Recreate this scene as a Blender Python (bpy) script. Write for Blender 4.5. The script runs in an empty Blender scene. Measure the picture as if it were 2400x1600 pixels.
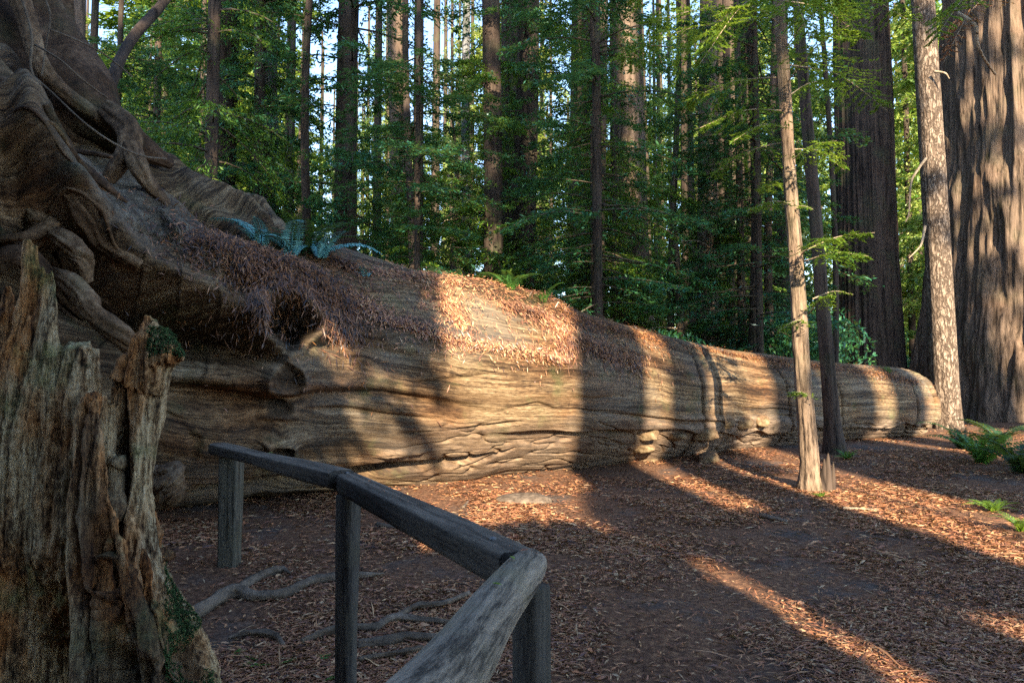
import bpy, math, random
import numpy as np
from mathutils import Vector, Matrix
R = math.radians
rs = np.random.RandomState(7)
scene = bpy.context.scene

# ------------------------------------------------------------------ camera, sky, sun
F = 1600.0                       # focal length in photo pixels (2400 wide)
PITCH = math.atan(80 / F)
EYE = 1.6
cam_d = bpy.data.cameras.new('camera'); cam = bpy.data.objects.new('camera', cam_d)
scene.collection.objects.link(cam); scene.camera = cam
cam_d.sensor_fit = 'HORIZONTAL'; cam_d.sensor_width = 36; cam_d.lens = 36 * F / 2400
cam_d.clip_end = 2000; cam_d.clip_start = 0.05
cam.location = (0, 0, EYE); cam.rotation_euler = (math.pi / 2 + PITCH, 0, 0)

SUN_EL, SUN_AZ = R(22), R(6)     # sun stands behind the viewer, a little to the right
w = bpy.data.worlds.new('World'); scene.world = w; w.use_nodes = True
wn = w.node_tree.nodes; bg = wn['Background']
sky = wn.new('ShaderNodeTexSky'); sky.sky_type = 'NISHITA'; sky.sun_disc = False
sky.sun_elevation = SUN_EL; sky.sun_rotation = math.pi - SUN_AZ
sky.air_density = 0.9; sky.dust_density = 0.1; sky.ozone_density = 1.5
w.node_tree.links.new(sky.outputs[0], bg.inputs[0]); bg.inputs[1].default_value = 0.11
sl = bpy.data.lights.new('sun', 'SUN'); sun = bpy.data.objects.new('sun', sl); scene.collection.objects.link(sun)
sl.energy = 4.1; sl.angle = R(0.53); sl.color = (1.0, 0.85, 0.60)
sdir = Vector((-math.sin(SUN_AZ) * math.cos(SUN_EL), math.cos(SUN_AZ) * math.cos(SUN_EL), -math.sin(SUN_EL)))
sun.rotation_euler = sdir.to_track_quat('-Z', 'Y').to_euler(); sun.location = (5, -30, 20)
vs = scene.view_settings
vs.view_transform = 'Standard'; vs.look = 'None'; vs.gamma = 1; vs.exposure = 2.68; vs.use_curve_mapping = False
cy = scene.cycles
cy.max_bounces = 5; cy.diffuse_bounces = 3; cy.glossy_bounces = 1; cy.transmission_bounces = 3; cy.transparent_max_bounces = 4
cy.use_denoising = False; cy.use_adaptive_sampling = True; cy.adaptive_threshold = 0.008
cy.sample_clamp_indirect = 8; cy.caustics_reflective = False; cy.caustics_refractive = False

# ------------------------------------------------------------------ helpers
def at(px, py, d):
    """point on the sight line through photo pixel (px,py) whose depth (world y) is d"""
    x = (px - 1200) / F; y = (800 - py) / F
    cp, sp = math.cos(PITCH), math.sin(PITCH)
    v = np.array([x, cp - y * sp, sp + y * cp]); t = d / v[1]
    return np.array([0, 0, EYE]) + v * t

def project(P):
    P = np.asarray(P, float) - np.array([0, 0, EYE]); cp, sp = math.cos(PITCH), math.sin(PITCH)
    dep = P[..., 1] * cp + P[..., 2] * sp; up = -P[..., 1] * sp + P[..., 2] * cp
    dep = np.where(dep > 0.05, dep, 0.05)
    return 1200 + F * P[..., 0] / dep, 800 - F * up / dep

def _h(ix, iy, iz):
    with np.errstate(over='ignore'):
        n = ix.astype(np.uint32) * np.uint32(374761393) + iy.astype(np.uint32) * np.uint32(668265263) + iz.astype(np.uint32) * np.uint32(2246822519)
        n = (n ^ (n >> np.uint32(13))) * np.uint32(1274126177)
        n = n ^ (n >> np.uint32(16))
    return (n & np.uint32(0xffffff)).astype(np.float64) / 0xffffff * 2 - 1

def vnoise(p):
    p = np.asarray(p, float); i = np.floor(p).astype(np.int64); f = p - i; u = f * f * (3 - 2 * f)
    r = 0
    for dx in (0, 1):
        wx = u[..., 0] if dx else 1 - u[..., 0]
        for dy in (0, 1):
            wy = u[..., 1] if dy else 1 - u[..., 1]
            for dz in (0, 1):
                wz = u[..., 2] if dz else 1 - u[..., 2]
                r = r + wx * wy * wz * _h(i[..., 0] + dx, i[..., 1] + dy, i[..., 2] + dz)
    return r

def fbm(p, o=4, ridged=False):
    p = np.asarray(p, float); a, s, r = 1.0, 0.0, 0.0
    for k in range(o):
        n = vnoise(p * (2 ** k) + 17.3 * k)
        r = r + a * ((1 - 2 * np.abs(n)) if ridged else n); s += a; a *= 0.5
    return r / s

def smooth(a, b, x):
    t = np.clip((x - a) / (b - a), 0, 1); return t * t * (3 - 2 * t)

def mesh_np(name, V, Fq, mat=None, sm=False, attr=None):
    """mesh from vertex array and an (n,3) or (n,4) face array, or a list of such arrays"""
    me = bpy.data.meshes.new(name)
    V = np.asarray(V, np.float32)
    fl = Fq if isinstance(Fq, list) else [Fq]
    fl = [np.asarray(f, np.int32) for f in fl if len(f)]
    loops = np.concatenate([f.ravel() for f in fl]); tot = np.concatenate([np.full(len(f), f.shape[1], np.int32) for f in fl])
    st = np.concatenate([[0], np.cumsum(tot)[:-1]]).astype(np.int32)
    me.vertices.add(len(V)); me.vertices.foreach_set('co', V.ravel())
    me.loops.add(len(loops)); me.loops.foreach_set('vertex_index', loops)
    me.polygons.add(len(tot)); me.polygons.foreach_set('loop_start', st); me.polygons.foreach_set('loop_total', tot)
    if sm: me.polygons.foreach_set('use_smooth', np.ones(len(tot), bool))
    me.update(calc_edges=True)
    if attr:
        for k, a in attr.items():
            a = np.asarray(a, np.float32)
            at_ = me.attributes.new(k, 'FLOAT_VECTOR' if a.ndim == 2 else 'FLOAT', 'POINT')
            at_.data.foreach_set('vector' if a.ndim == 2 else 'value', a.ravel())
    if mat: me.materials.append(mat)
    return me

def link(name, me, parent=None, loc=None):
    o = bpy.data.objects.new(name, me); scene.collection.objects.link(o)
    if parent is not None: o.parent = parent
    if loc is not None: o.location = tuple(loc)
    return o

def tag(o, label=None, cat=None, group=None, kind=None):
    if label: o['label'] = label
    if cat: o['category'] = cat
    if group: o['group'] = group
    if kind: o['kind'] = kind
    return o

def empty(name, loc=(0, 0, 0), rz=0.0):
    o = bpy.data.objects.new(name, None); scene.collection.objects.link(o)
    o.location = tuple(loc); o.rotation_euler = (0, 0, rz); o.empty_display_size = 0.1
    return o

class Geo:
    def __init__(s): s.V = []; s.F = {3: [], 4: []}; s.n = 0
    def add(s, V, Fc):
        V = np.asarray(V, float)
        for f in (Fc if isinstance(Fc, list) else [Fc]):
            f = np.asarray(f)
            if len(f): s.F[f.shape[1]].append(f + s.n)
        s.V.append(V); s.n += len(V)
    def mesh(s, name, mat, sm=False):
        fl = [np.concatenate(s.F[k]) for k in (3, 4) if s.F[k]]
        return mesh_np(name, np.concatenate(s.V), fl, mat, sm)

def grid_faces(nu, nv, wrap_v=False):
    i = np.arange(nu - 1)[:, None]; j = np.arange(nv if wrap_v else nv - 1)[None, :]
    a = i * nv + j; b = i * nv + (j + 1) % nv; c = (i + 1) * nv + (j + 1) % nv; d = (i + 1) * nv + j
    return np.stack([a, d, c, b], -1).reshape(-1, 4)

def resample(pts, rad, n):
    """smooth curve through pts (Catmull-Rom), n samples"""
    P = np.asarray(pts, float); r = np.broadcast_to(np.asarray(rad, float), (len(P),)).copy()
    if len(P) == 2:
        t = np.linspace(0, 1, n)[:, None]; return P[0] * (1 - t) + P[1] * t, r[0] + (r[1] - r[0]) * t[:, 0]
    Q = np.vstack([2 * P[0] - P[1], P, 2 * P[-1] - P[-2]])
    t = np.linspace(0, len(P) - 1 - 1e-6, n); i = t.astype(int); f = (t - i)[:, None]
    p0, p1, p2, p3 = Q[i], Q[i + 1], Q[i + 2], Q[i + 3]
    C = 0.5 * (2 * p1 + (p2 - p0) * f + (2 * p0 - 5 * p1 + 4 * p2 - p3) * f * f + (3 * p1 - p0 - 3 * p2 + p3) * f ** 3)
    return C, np.interp(t, np.arange(len(P)), r)

def tube(pts, rad, segs=8, n=None, noise=0.0, nf=3.0, seed=0, flat=1.0, stretch=0.25):
    n = n or max(len(pts) * 4, 6)
    C, r = resample(pts, rad, n)
    T = np.gradient(C, axis=0); T /= np.linalg.norm(T, axis=1)[:, None] + 1e-9
    up = np.array([0, 0, 1.0]) if abs(T[:, 2]).mean() < 0.8 else np.array([0, 1.0, 0])
    A = np.cross(T, up); A /= np.linalg.norm(A, axis=1)[:, None] + 1e-9
    B = np.cross(A, T)
    th = np.linspace(0, 2 * np.pi, segs, endpoint=False)
    D = A[:, None, :] * np.cos(th)[None, :, None] + B[:, None, :] * np.sin(th)[None, :, None] * flat
    rr = np.broadcast_to(r[:, None], (n, segs)).copy()
    if noise:
        L = np.linspace(0, 1, n) * np.linalg.norm(np.diff(C, axis=0), axis=1).sum()
        q = np.stack([np.cos(th)[None] * nf + 0 * L[:, None], np.sin(th)[None] * nf + 0 * L[:, None], (L[:, None] * nf * stretch / max(r.mean(), .02)) * 0.5 + 0 * th[None]], -1) + seed * 5.1
        rr = rr * (1 + noise * fbm(q, 4) + (0.22 * noise * fbm(q * np.array([4.5, 4.5, 2.0]) + 9, 3, True) if segs >= 18 else 0))
    V = C[:, None, :] + D * rr[..., None]
    V = V.reshape(-1, 3); Fc = grid_faces(n, segs, True)
    k = len(V); V = np.vstack([V, C[0], C[-1]])
    j = np.arange(segs); j2 = (j + 1) % segs
    cap0 = np.stack([np.full(segs, k), j, j2], 1); cap1 = np.stack([np.full(segs, k + 1), (n - 1) * segs + j2, (n - 1) * segs + j], 1)
    return V, [Fc, np.vstack([cap0, cap1])]

# ------------------------------------------------------------------ materials
class NT:
    def __init__(s, name):
        s.m = bpy.data.materials.new(name); s.m.use_nodes = True; s.t = s.m.node_tree; s.t.nodes.clear()
    def n(s, typ, ins=None, **kw):
        nd = s.t.nodes.new('ShaderNode' + typ)
        for k, v in kw.items(): setattr(nd, k, v)
        for k, v in (ins or {}).items():
            if hasattr(v, 'is_output'): s.t.links.new(v, nd.inputs[k])
            else: nd.inputs[k].default_value = v
        return nd
    def noise(s, vec, scale, detail=4, rough=0.55, dist=0.0):
        return s.n('TexNoise', {'Vector': vec, 'Scale': scale, 'Detail': detail, 'Roughness': rough, 'Distortion': dist}).outputs['Fac']
    def ramp(s, fac, stops, interp='LINEAR'):
        r = s.n('ValToRGB', {'Fac': fac}); e = r.color_ramp.elements; r.color_ramp.interpolation = interp
        while len(e) < len(stops): e.new(0.5)
        for i, (p, c) in enumerate(stops):
            e[i].position = p; e[i].color = (*c, 1) if isinstance(c, tuple) else (c, c, c, 1)
        return r.outputs[0]
    def mix(s, a, b, f, mode='MIX'):
        nd = s.t.nodes.new('ShaderNodeMix'); nd.data_type = 'RGBA'; nd.blend_type = mode
        for k, v in ((0, f), (6, a), (7, b)):
            if hasattr(v, 'is_output'): s.t.links.new(v, nd.inputs[k])
            else: nd.inputs[k].default_value = (*v, 1) if isinstance(v, tuple) else v
        return nd.outputs[2]
    def math(s, op, a, b=0.0, clamp=False):
        nd = s.t.nodes.new('ShaderNodeMath'); nd.operation = op; nd.use_clamp = clamp
        for k, v in ((0, a), (1, b)):
            if hasattr(v, 'is_output'): s.t.links.new(v, nd.inputs[k])
            else: nd.inputs[k].default_value = v
        return nd.outputs[0]
    def mapped(s, src, scale):
        return s.n('Mapping', {'Vector': src, 'Scale': scale}).outputs[0]
    def out(s, col, rough=0.9, bump=None, bstr=0.5, bdist=0.02, spec=0.2):
        p = s.n('BsdfPrincipled', {'Base Color': col, 'Roughness': rough, 'Specular IOR Level': spec})
        if bump is not None:
            b = s.n('Bump', {'Height': bump, 'Strength': bstr, 'Distance': bdist}); s.t.links.new(b.outputs[0], p.inputs['Normal'])
        o = s.n('OutputMaterial'); s.t.links.new(p.outputs[0], o.inputs[0]); return s.m

def bark_mat(name, dark, light, moss=(0.05, 0.07, 0.03), mossiness=0.3, vscale=6.0, stretch=0.12, bd=0.04):
    m = NT(name); tc = m.n('TexCoord').outputs['Object']
    v = m.mapped(tc, (1, 1, stretch))
    f1 = m.noise(v, vscale, 6, 0.7); f2 = m.noise(v, vscale * 3.3, 5, 0.7); f3 = m.noise(tc, 0.7, 3)
    h = m.math('ADD', m.math('MULTIPLY', f1, 0.7), m.math('MULTIPLY', f2, 0.3))
    c = m.ramp(h, [(0.38, dark), (0.47, tuple(0.5 * (a + b) for a, b in zip(dark, light))), (0.6, light)])
    c = m.mix(c, (light[0] * 0.8, light[1] * 0.55, light[2] * 0.4), m.ramp(f3, [(0.5, 0.0), (0.75, 0.25)]))
    c = m.mix(c, moss, m.ramp(m.noise(tc, 1.3, 5), [(0.5, 0.0), (0.72, mossiness)]))
    return m.out(c, 0.95, h, 0.9, bd)

def plate_mat():
    m = NT('plated_bark'); tc = m.n('TexCoord').outputs['Object']
    wv = m.n('VectorMath', {0: m.mapped(tc, (1, 1, 0.24)), 1: m.n('VectorMath', {0: m.n('TexNoise', {'Vector': tc, 'Scale': 5.0}).outputs['Color'], 1: (0.22, 0.22, 0.22)}, operation='MULTIPLY').outputs[0]}, operation='ADD').outputs[0]
    vo = m.n('TexVoronoi', {'Vector': wv, 'Scale': 9.0}, feature='DISTANCE_TO_EDGE').outputs['Distance']
    f1 = m.noise(m.mapped(tc, (1, 1, .25)), 22, 6, 0.7); e_ = m.ramp(m.math('ADD', vo, m.math('MULTIPLY', m.math('SUBTRACT', f1, 0.5), 0.5)), [(0.0, 0.0), (0.14, 1.0)])
    c = m.mix((0.075, 0.052, 0.038), m.ramp(f1, [(0.4, (0.07, 0.048, 0.035)), (0.5, (0.13, 0.093, 0.07)), (0.64, (0.29, 0.225, 0.175))]), e_)
    h = m.math('ADD', m.math('MULTIPLY', e_, 0.6), m.math('MULTIPLY', f1, 0.4)); return m.out(c, 0.95, h, 1.0, 0.05)

def leaf_mat(name, stops, transl=0.45, clump=(0.55, 0.35)):
    m = NT(name); g = m.n('NewGeometry'); tc = m.n('TexCoord').outputs['Object']; oi = m.n('ObjectInfo').outputs['Random']
    r = g.outputs['Random Per Island']
    cl = m.noise(tc, 0.5, 2)
    f = m.math('ADD', m.math('MULTIPLY', r, clump[0]), m.math('MULTIPLY', cl, clump[1] * 1.4))
    f = m.math('ADD', f, m.math('MULTIPLY', m.math('SUBTRACT', oi, 0.5), 0.22), True)
    c = m.ramp(f, stops)
    d = m.n('BsdfDiffuse', {'Color': c}); t = m.n('BsdfTranslucent', {'Color': m.mix(c, (0.36, 0.42, 0.04), 0.35)})
    gl = m.n('BsdfGlossy', {'Color': (0.6, 0.7, 0.8, 1), 'Roughness': 0.45})
    a = m.n('MixShader', {0: transl, 1: d.outputs[0], 2: t.outputs[0]}); b = m.n('MixShader', {0: 0.05, 1: a.outputs[0], 2: gl.outputs[0]})
    o = m.n('OutputMaterial'); m.t.links.new(b.outputs[0], o.inputs[0]); return m.m

M = {}
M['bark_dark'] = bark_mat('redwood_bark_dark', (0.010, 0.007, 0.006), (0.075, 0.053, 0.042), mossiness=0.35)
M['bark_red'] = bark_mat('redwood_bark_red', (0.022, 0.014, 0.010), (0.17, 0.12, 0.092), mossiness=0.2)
M['bark_giant'] = bark_mat('furrowed_bark', (0.012, 0.008, 0.005), (0.18, 0.125, 0.092), mossiness=0.2, vscale=10, stretch=0.05, bd=0.08)
M['bark_pale'] = bark_mat('pale_bark', (0.016, 0.010, 0.007), (0.22, 0.155, 0.112), mossiness=0.3, vscale=22, stretch=0.14, bd=0.04)
M['bark_grey'] = bark_mat('grey_bark', (0.04, 0.04, 0.04), (0.16, 0.16, 0.17), mossiness=0.35, vscale=5)
M['limb'] = bark_mat('limb_bark', (0.03, 0.022, 0.017), (0.12, 0.09, 0.065), mossiness=0.3)
M['dead_limb'] = bark_mat('dead_limb', (0.14, 0.10, 0.07), (0.36, 0.28, 0.2), mossiness=0.1, vscale=20)
GREENS = [(0.12, (0.012, 0.06, 0.018)), (0.36, (0.045, 0.14, 0.022)), (0.58, (0.13, 0.24, 0.022)), (0.8, (0.25, 0.33, 0.035)), (0.96, (0.36, 0.22, 0.07))]
M['leaf'] = leaf_mat('redwood_foliage', GREENS)
M['leaf_teal'] = leaf_mat('dark_foliage', [(0.15, (0.010, 0.062, 0.040)), (0.5, (0.028, 0.135, 0.060)), (0.8, (0.08, 0.21, 0.05)), (0.97, (0.18, 0.22, 0.05))], 0.35)  # blue of skylit shade put into the leaf colour
M['leaf_far'] = leaf_mat('far_foliage', [(0.1, (0.05, 0.15, 0.03)), (0.4, (0.17, 0.29, 0.05)), (0.7, (0.36, 0.43, 0.10)), (0.95, (0.55, 0.50, 0.24))], 0.5)  # tones raised so far crowns look sunlit, sunlight put into the colour
M['leaf_bright'] = leaf_mat('young_foliage', [(0.15, (0.05, 0.13, 0.015)), (0.5, (0.13, 0.24, 0.02)), (0.8, (0.24, 0.32, 0.03)), (0.97, (0.34, 0.20, 0.06))], 0.5)
M['fern_green'] = leaf_mat('fern_green', [(0.2, (0.03, 0.11, 0.02)), (0.6, (0.07, 0.20, 0.03)), (0.95, (0.16, 0.26, 0.04))], 0.4)
M['fern_blue'] = leaf_mat('fern_blue_green', [(0.2, (0.08, 0.24, 0.24)), (0.6, (0.15, 0.38, 0.39)), (0.95, (0.24, 0.50, 0.50))], 0.15)  # blue light on the fronds put into their colour
M['fern_dark'] = leaf_mat('fern_dark', [(0.2, (0.01, 0.035, 0.012)), (0.6, (0.02, 0.065, 0.018)), (0.95, (0.07, 0.07, 0.02))], 0.3)
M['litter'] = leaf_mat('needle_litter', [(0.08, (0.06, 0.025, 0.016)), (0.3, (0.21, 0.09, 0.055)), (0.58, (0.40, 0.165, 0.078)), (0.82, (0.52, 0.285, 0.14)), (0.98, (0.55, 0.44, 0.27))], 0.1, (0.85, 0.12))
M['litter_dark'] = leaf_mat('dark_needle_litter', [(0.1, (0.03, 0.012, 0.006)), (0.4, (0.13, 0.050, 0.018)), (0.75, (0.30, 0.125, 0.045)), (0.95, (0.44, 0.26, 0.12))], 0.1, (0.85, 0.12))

def ground_mat():
    m = NT('forest_floor'); tc = m.n('TexCoord').outputs['Object']
    a = m.noise(tc, 0.9, 6, 0.65); b = m.noise(m.mapped(tc, (1, 1.0, 1)), 24, 5, 0.7); c = m.noise(tc, 90, 3, 0.7)
    litter = m.ramp(b, [(0.3, (0.03, 0.015, 0.010)), (0.5, (0.12, 0.058, 0.033)), (0.7, (0.28, 0.145, 0.075))])
    dirt = m.ramp(b, [(0.3, (0.035, 0.028, 0.025)), (0.7, (0.115, 0.092, 0.080))])
    col = m.mix(litter, dirt, m.ramp(a, [(0.52, 0.0), (0.62, 0.85)]))
    h = m.math('ADD', m.math('MULTIPLY', b, 0.7), m.math('MULTIPLY', c, 0.3))
    return m.out(col, 0.95, h, 0.8, 0.03)
M['ground'] = ground_mat()

def log_mat():
    m = NT('weathered_redwood'); at_ = m.n('Attribute', attribute_name='grain').outputs['Vector']
    cav = m.n('Attribute', attribute_name='barky').outputs['Fac']
    tc = m.n('TexCoord').outputs['Object']
    v = m.mapped(at_, (0.10, 1.6, 1.0)); f1 = m.noise(v, 3.2, 9, 0.68, 0.1)
    v2 = m.mapped(at_, (0.28, 9.0, 1)); f2 = m.noise(v2, 3.0, 7, 0.7, 0.1)
    v3 = m.mapped(at_, (0.16, 1.0, 1)); f3 = m.noise(v3, 55, 6, 0.75)
    f4 = m.noise(tc, 0.8, 4); f5 = m.noise(m.mapped(at_, (0.5, 1.2, 1)), 1.1, 5)
    h = m.math('ADD', m.math('MULTIPLY', f1, 0.35), m.math('ADD', m.math('MULTIPLY', f2, 0.33), m.math('MULTIPLY', f3, 0.32)))
    c = m.ramp(h, [(0.41, (0.012, 0.007, 0.004)), (0.465, (0.060, 0.036, 0.019)), (0.52, (0.17, 0.113, 0.062)), (0.60, (0.35, 0.26, 0.165))])
    c = m.mix(c, m.mix(c, (0.95, 0.58, 0.34), 1.0, 'MULTIPLY'), m.ramp(f5, [(0.46, 0.0), (0.66, 0.8)]))
    c = m.mix(c, (0.115, 0.108, 0.098), m.ramp(f4, [(0.46, 0.0), (0.62, 0.4)]))
    c = m.mix(c, m.mix(c, (0.42, 0.36, 0.30), 1.0, 'MULTIPLY'), m.ramp(m.noise(m.mapped(at_, (0.14, 1.0, 1)), 2.6, 6, 0.6), [(0.50, 0.0), (0.60, 0.9)]))
    c = m.mix(c, (0.07, 0.085, 0.03), m.ramp(m.noise(tc, 2.1, 5, 0.6), [(0.56, 0.0), (0.72, 0.5)]))
    bk = m.ramp(m.noise(m.mapped(at_, (0.8, 3, 1)), 5, 5, 0.7), [(0.35, (0.03, 0.02, 0.015)), (0.6, (0.20, 0.14, 0.10)), (0.75, (0.28, 0.2, 0.15))])
    c = m.mix(c, bk, m.math('MULTIPLY', cav, 0.85))
    ht = m.n('Attribute', attribute_name='heart').outputs['Fac']
    c = m.mix(c, m.ramp(m.noise(at_, 26, 5, 0.7), [(0.35, (0.012, 0.008, 0.005)), (0.7, (0.075, 0.05, 0.032))]), ht)
    er = m.n('Attribute', attribute_name='earth').outputs['Fac']; en = m.noise(tc, 9, 8, 0.75)
    c = m.mix(c, m.ramp(en, [(0.35, (0.03, 0.024, 0.018)), (0.5, (0.10, 0.085, 0.065)), (0.65, (0.21, 0.185, 0.15))]), m.math('MULTIPLY', er, 0.85))
    return m.out(c, 0.85, h, 1.0, 0.05, 0.25)
M['log'] = log_mat()

def root_mat(name, dark, mid, light, green=0.25):
    m = NT(name); tc = m.n('TexCoord').outputs['Object']
    f1 = m.noise(m.mapped(tc, (1.0, 1.0, 1.0)), 2.2, 8, 0.62, 0.4); f2 = m.noise(tc, 18, 5, 0.7)
    h = m.math('ADD', m.math('MULTIPLY', f1, 0.6), m.math('MULTIPLY', f2, 0.4))
    c = m.ramp(h, [(0.36, dark), (0.5, mid), (0.66, light)])
    c = m.mix(c, (0.06, 0.09, 0.04), m.ramp(m.noise(tc, 1.7, 5), [(0.52, 0.0), (0.68, green)]))
    return m.out(c, 0.9, h, 0.9, 0.03)
M['root'] = root_mat('old_root', (0.022, 0.013, 0.008), (0.11, 0.066, 0.038), (0.29, 0.20, 0.125))
M['root_dark'] = root_mat('dark_root', (0.014, 0.008, 0.005), (0.058, 0.033, 0.020), (0.15, 0.092, 0.058), 0.2)
M['root_ground'] = root_mat('ground_root', (0.03, 0.021, 0.015), (0.105, 0.078, 0.058), (0.23, 0.175, 0.135), 0.0)
M['root_earth'] = root_mat('root_earth', (0.05, 0.04, 0.03), (0.14, 0.115, 0.085), (0.24, 0.21, 0.17), 0.4)
M['tendril'] = root_mat('tendril', (0.05, 0.035, 0.025), (0.12, 0.09, 0.065), (0.2, 0.16, 0.12), 0)

def stump_mat():
    m = NT('rotten_stump_wood'); tc = m.n('TexCoord').outputs['Object']
    cav = m.n('Attribute', attribute_name='cavity').outputs['Fac']
    geo = m.n('NewGeometry'); nz = m.n('SeparateXYZ', {0: geo.outputs['Normal']}).outputs[2]
    v = m.mapped(tc, (1, 1, 0.10)); f1 = m.noise(v, 22, 8, 0.65, 0.5); v2 = m.mapped(tc, (1, 1, 0.16)); f2 = m.noise(v2, 90, 4, 0.7)
    f3 = m.noise(tc, 3.1, 5, 0.6); f4 = m.noise(tc, 40, 4, 0.7); f5 = m.noise(m.mapped(tc, (1, 1, 0.4)), 5.0, 4)
    h = m.math('ADD', m.math('MULTIPLY', f1, 0.38), m.math('ADD', m.math('MULTIPLY', f2, 0.37), m.math('MULTIPLY', f4, 0.25)))
    c = m.ramp(h, [(0.41, (0.016, 0.010, 0.006)), (0.465, (0.12, 0.074, 0.038)), (0.525, (0.31, 0.218, 0.122)), (0.62, (0.48, 0.38, 0.25))])
    c = m.mix(c, m.mix(c, (1.0, 0.55, 0.28), 1.0, 'MULTIPLY'), m.ramp(f5, [(0.45, 0.0), (0.60, 0.9)]))
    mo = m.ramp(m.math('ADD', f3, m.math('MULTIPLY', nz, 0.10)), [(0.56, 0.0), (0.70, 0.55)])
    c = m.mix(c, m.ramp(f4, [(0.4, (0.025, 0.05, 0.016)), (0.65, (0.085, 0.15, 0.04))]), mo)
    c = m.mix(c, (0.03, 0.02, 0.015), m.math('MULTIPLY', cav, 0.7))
    return m.out(c, 0.95, h, 1.0, 0.02)
M['stump'] = stump_mat()
def moss_mat():
    m = NT('moss'); tc = m.n('TexCoord').outputs['Object']; f = m.noise(tc, 60, 4, 0.7)
    return m.out(m.ramp(f, [(0.35, (0.02, 0.045, 0.015)), (0.65, (0.085, 0.15, 0.055))]), 1.0, f, 1.0, 0.02)
M['moss'] = moss_mat()

def timber_mat(name, dark, light, axis, sc=18, top=None):
    m = NT(name); tc = m.n('TexCoord').outputs['Object']
    s = [1, 1, 1]; s[axis] = 0.05
    f = m.noise(m.mapped(tc, tuple(s)), sc, 8, 0.65, 0.2); f2 = m.noise(tc, 5, 5, 0.6); f3 = m.noise(m.mapped(tc, tuple(0.12 if k == axis else 1 for k in range(3))), sc * 4, 4, 0.7)
    h = m.math('ADD', m.math('MULTIPLY', f, 0.65), m.math('MULTIPLY', f3, 0.35))
    c = m.ramp(h, [(0.41, dark), (0.5, tuple(0.45 * a + 0.55 * b for a, b in zip(dark, light))), (0.62, light)])
    c = m.mix(c, (light[0] * 0.6, light[1] * 0.62, light[2] * 0.5), m.ramp(f2, [(0.5, 0.0), (0.7, 0.6)]))
    if top:                          # upper faces coloured paler than the sides, standing in for light on top
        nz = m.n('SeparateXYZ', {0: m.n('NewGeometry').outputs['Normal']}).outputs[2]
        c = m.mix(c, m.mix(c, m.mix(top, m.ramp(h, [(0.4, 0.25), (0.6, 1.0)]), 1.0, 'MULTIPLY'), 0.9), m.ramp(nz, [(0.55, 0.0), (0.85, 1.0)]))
    return m.out(c, 0.8, h, 0.8, 0.012)
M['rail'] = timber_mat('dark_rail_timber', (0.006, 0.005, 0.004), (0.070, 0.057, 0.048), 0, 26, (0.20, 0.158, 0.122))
M['post'] = timber_mat('dark_post_timber', (0.012, 0.010, 0.010), (0.075, 0.066, 0.058), 0)
M['post_grey'] = timber_mat('grey_post_timber', (0.016, 0.014, 0.010), (0.11, 0.098, 0.078), 0, 26)
M['pole'] = timber_mat('weathered_pole', (0.035, 0.030, 0.025), (0.27, 0.22, 0.17), 0, 34)
def stone_mat():
    m = NT('ground_stone'); tc = m.n('TexCoord').outputs['Object']; f = m.noise(tc, 14, 6, 0.6)
    return m.out(m.ramp(f, [(0.35, (0.05, 0.036, 0.027)), (0.65, (0.16, 0.12, 0.09))]), 0.9, f, 0.6, 0.02)
M['stone'] = stone_mat()

# ------------------------------------------------------------------ ground
def gz(x, y):
    x = np.asarray(x, float); y = np.asarray(y, float)
    z = 0.09 * smooth(3.6, 5.6, y) * (1 - smooth(-0.5, 2.5, x)) + 0.13 * smooth(9, 13.5, y) * smooth(-1, 3, x)
    p = np.stack([x * 0.35, y * 0.35, 0 * x], -1)
    r = np.sqrt(x * x + y * y)
    z = z + 0.05 * fbm(p, 3) * np.clip(r / 4, 0.2, 1)
    p2 = np.stack([x * 2.2, y * 2.2, 0 * x + 4], -1)
    z = z + 0.018 * fbm(p2, 3)
    z = z + 0.05 * np.exp(-((x + 2.3) ** 2 + (y - 5.55) ** 2) / 0.12)       # mound round the far rail post
    z = z + 0.5 * vnoise(np.stack([x * 0.05, y * 0.05, 0 * x], -1)) * smooth(22, 50, r)
    z = z - 3.0 * smooth(70, 200, y)
    return z
def axis_pts(lo, hi, c0, c1, fine, n_out):
    core = np.arange(c0, c1, fine)
    a = c0 - np.geomspace(fine, c0 - lo, n_out)[::-1]; b = c1 + np.geomspace(fine, hi - c1, n_out)
    return np.concatenate([a, core, [c1], b])
gx = axis_pts(-600, 600, -7, 12, 0.055, 60); gy = axis_pts(-500, 900, 0.5, 19, 0.055, 60)
X, Y = np.meshgrid(gx, gy, indexing='ij')
gv = np.stack([X, Y, gz(X, Y)], -1).reshape(-1, 3)
g = link('ground', mesh_np('ground', gv, grid_faces(len(gx), len(gy))[:, ::-1], M['ground'], True)); tag(g, kind='structure')

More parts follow.
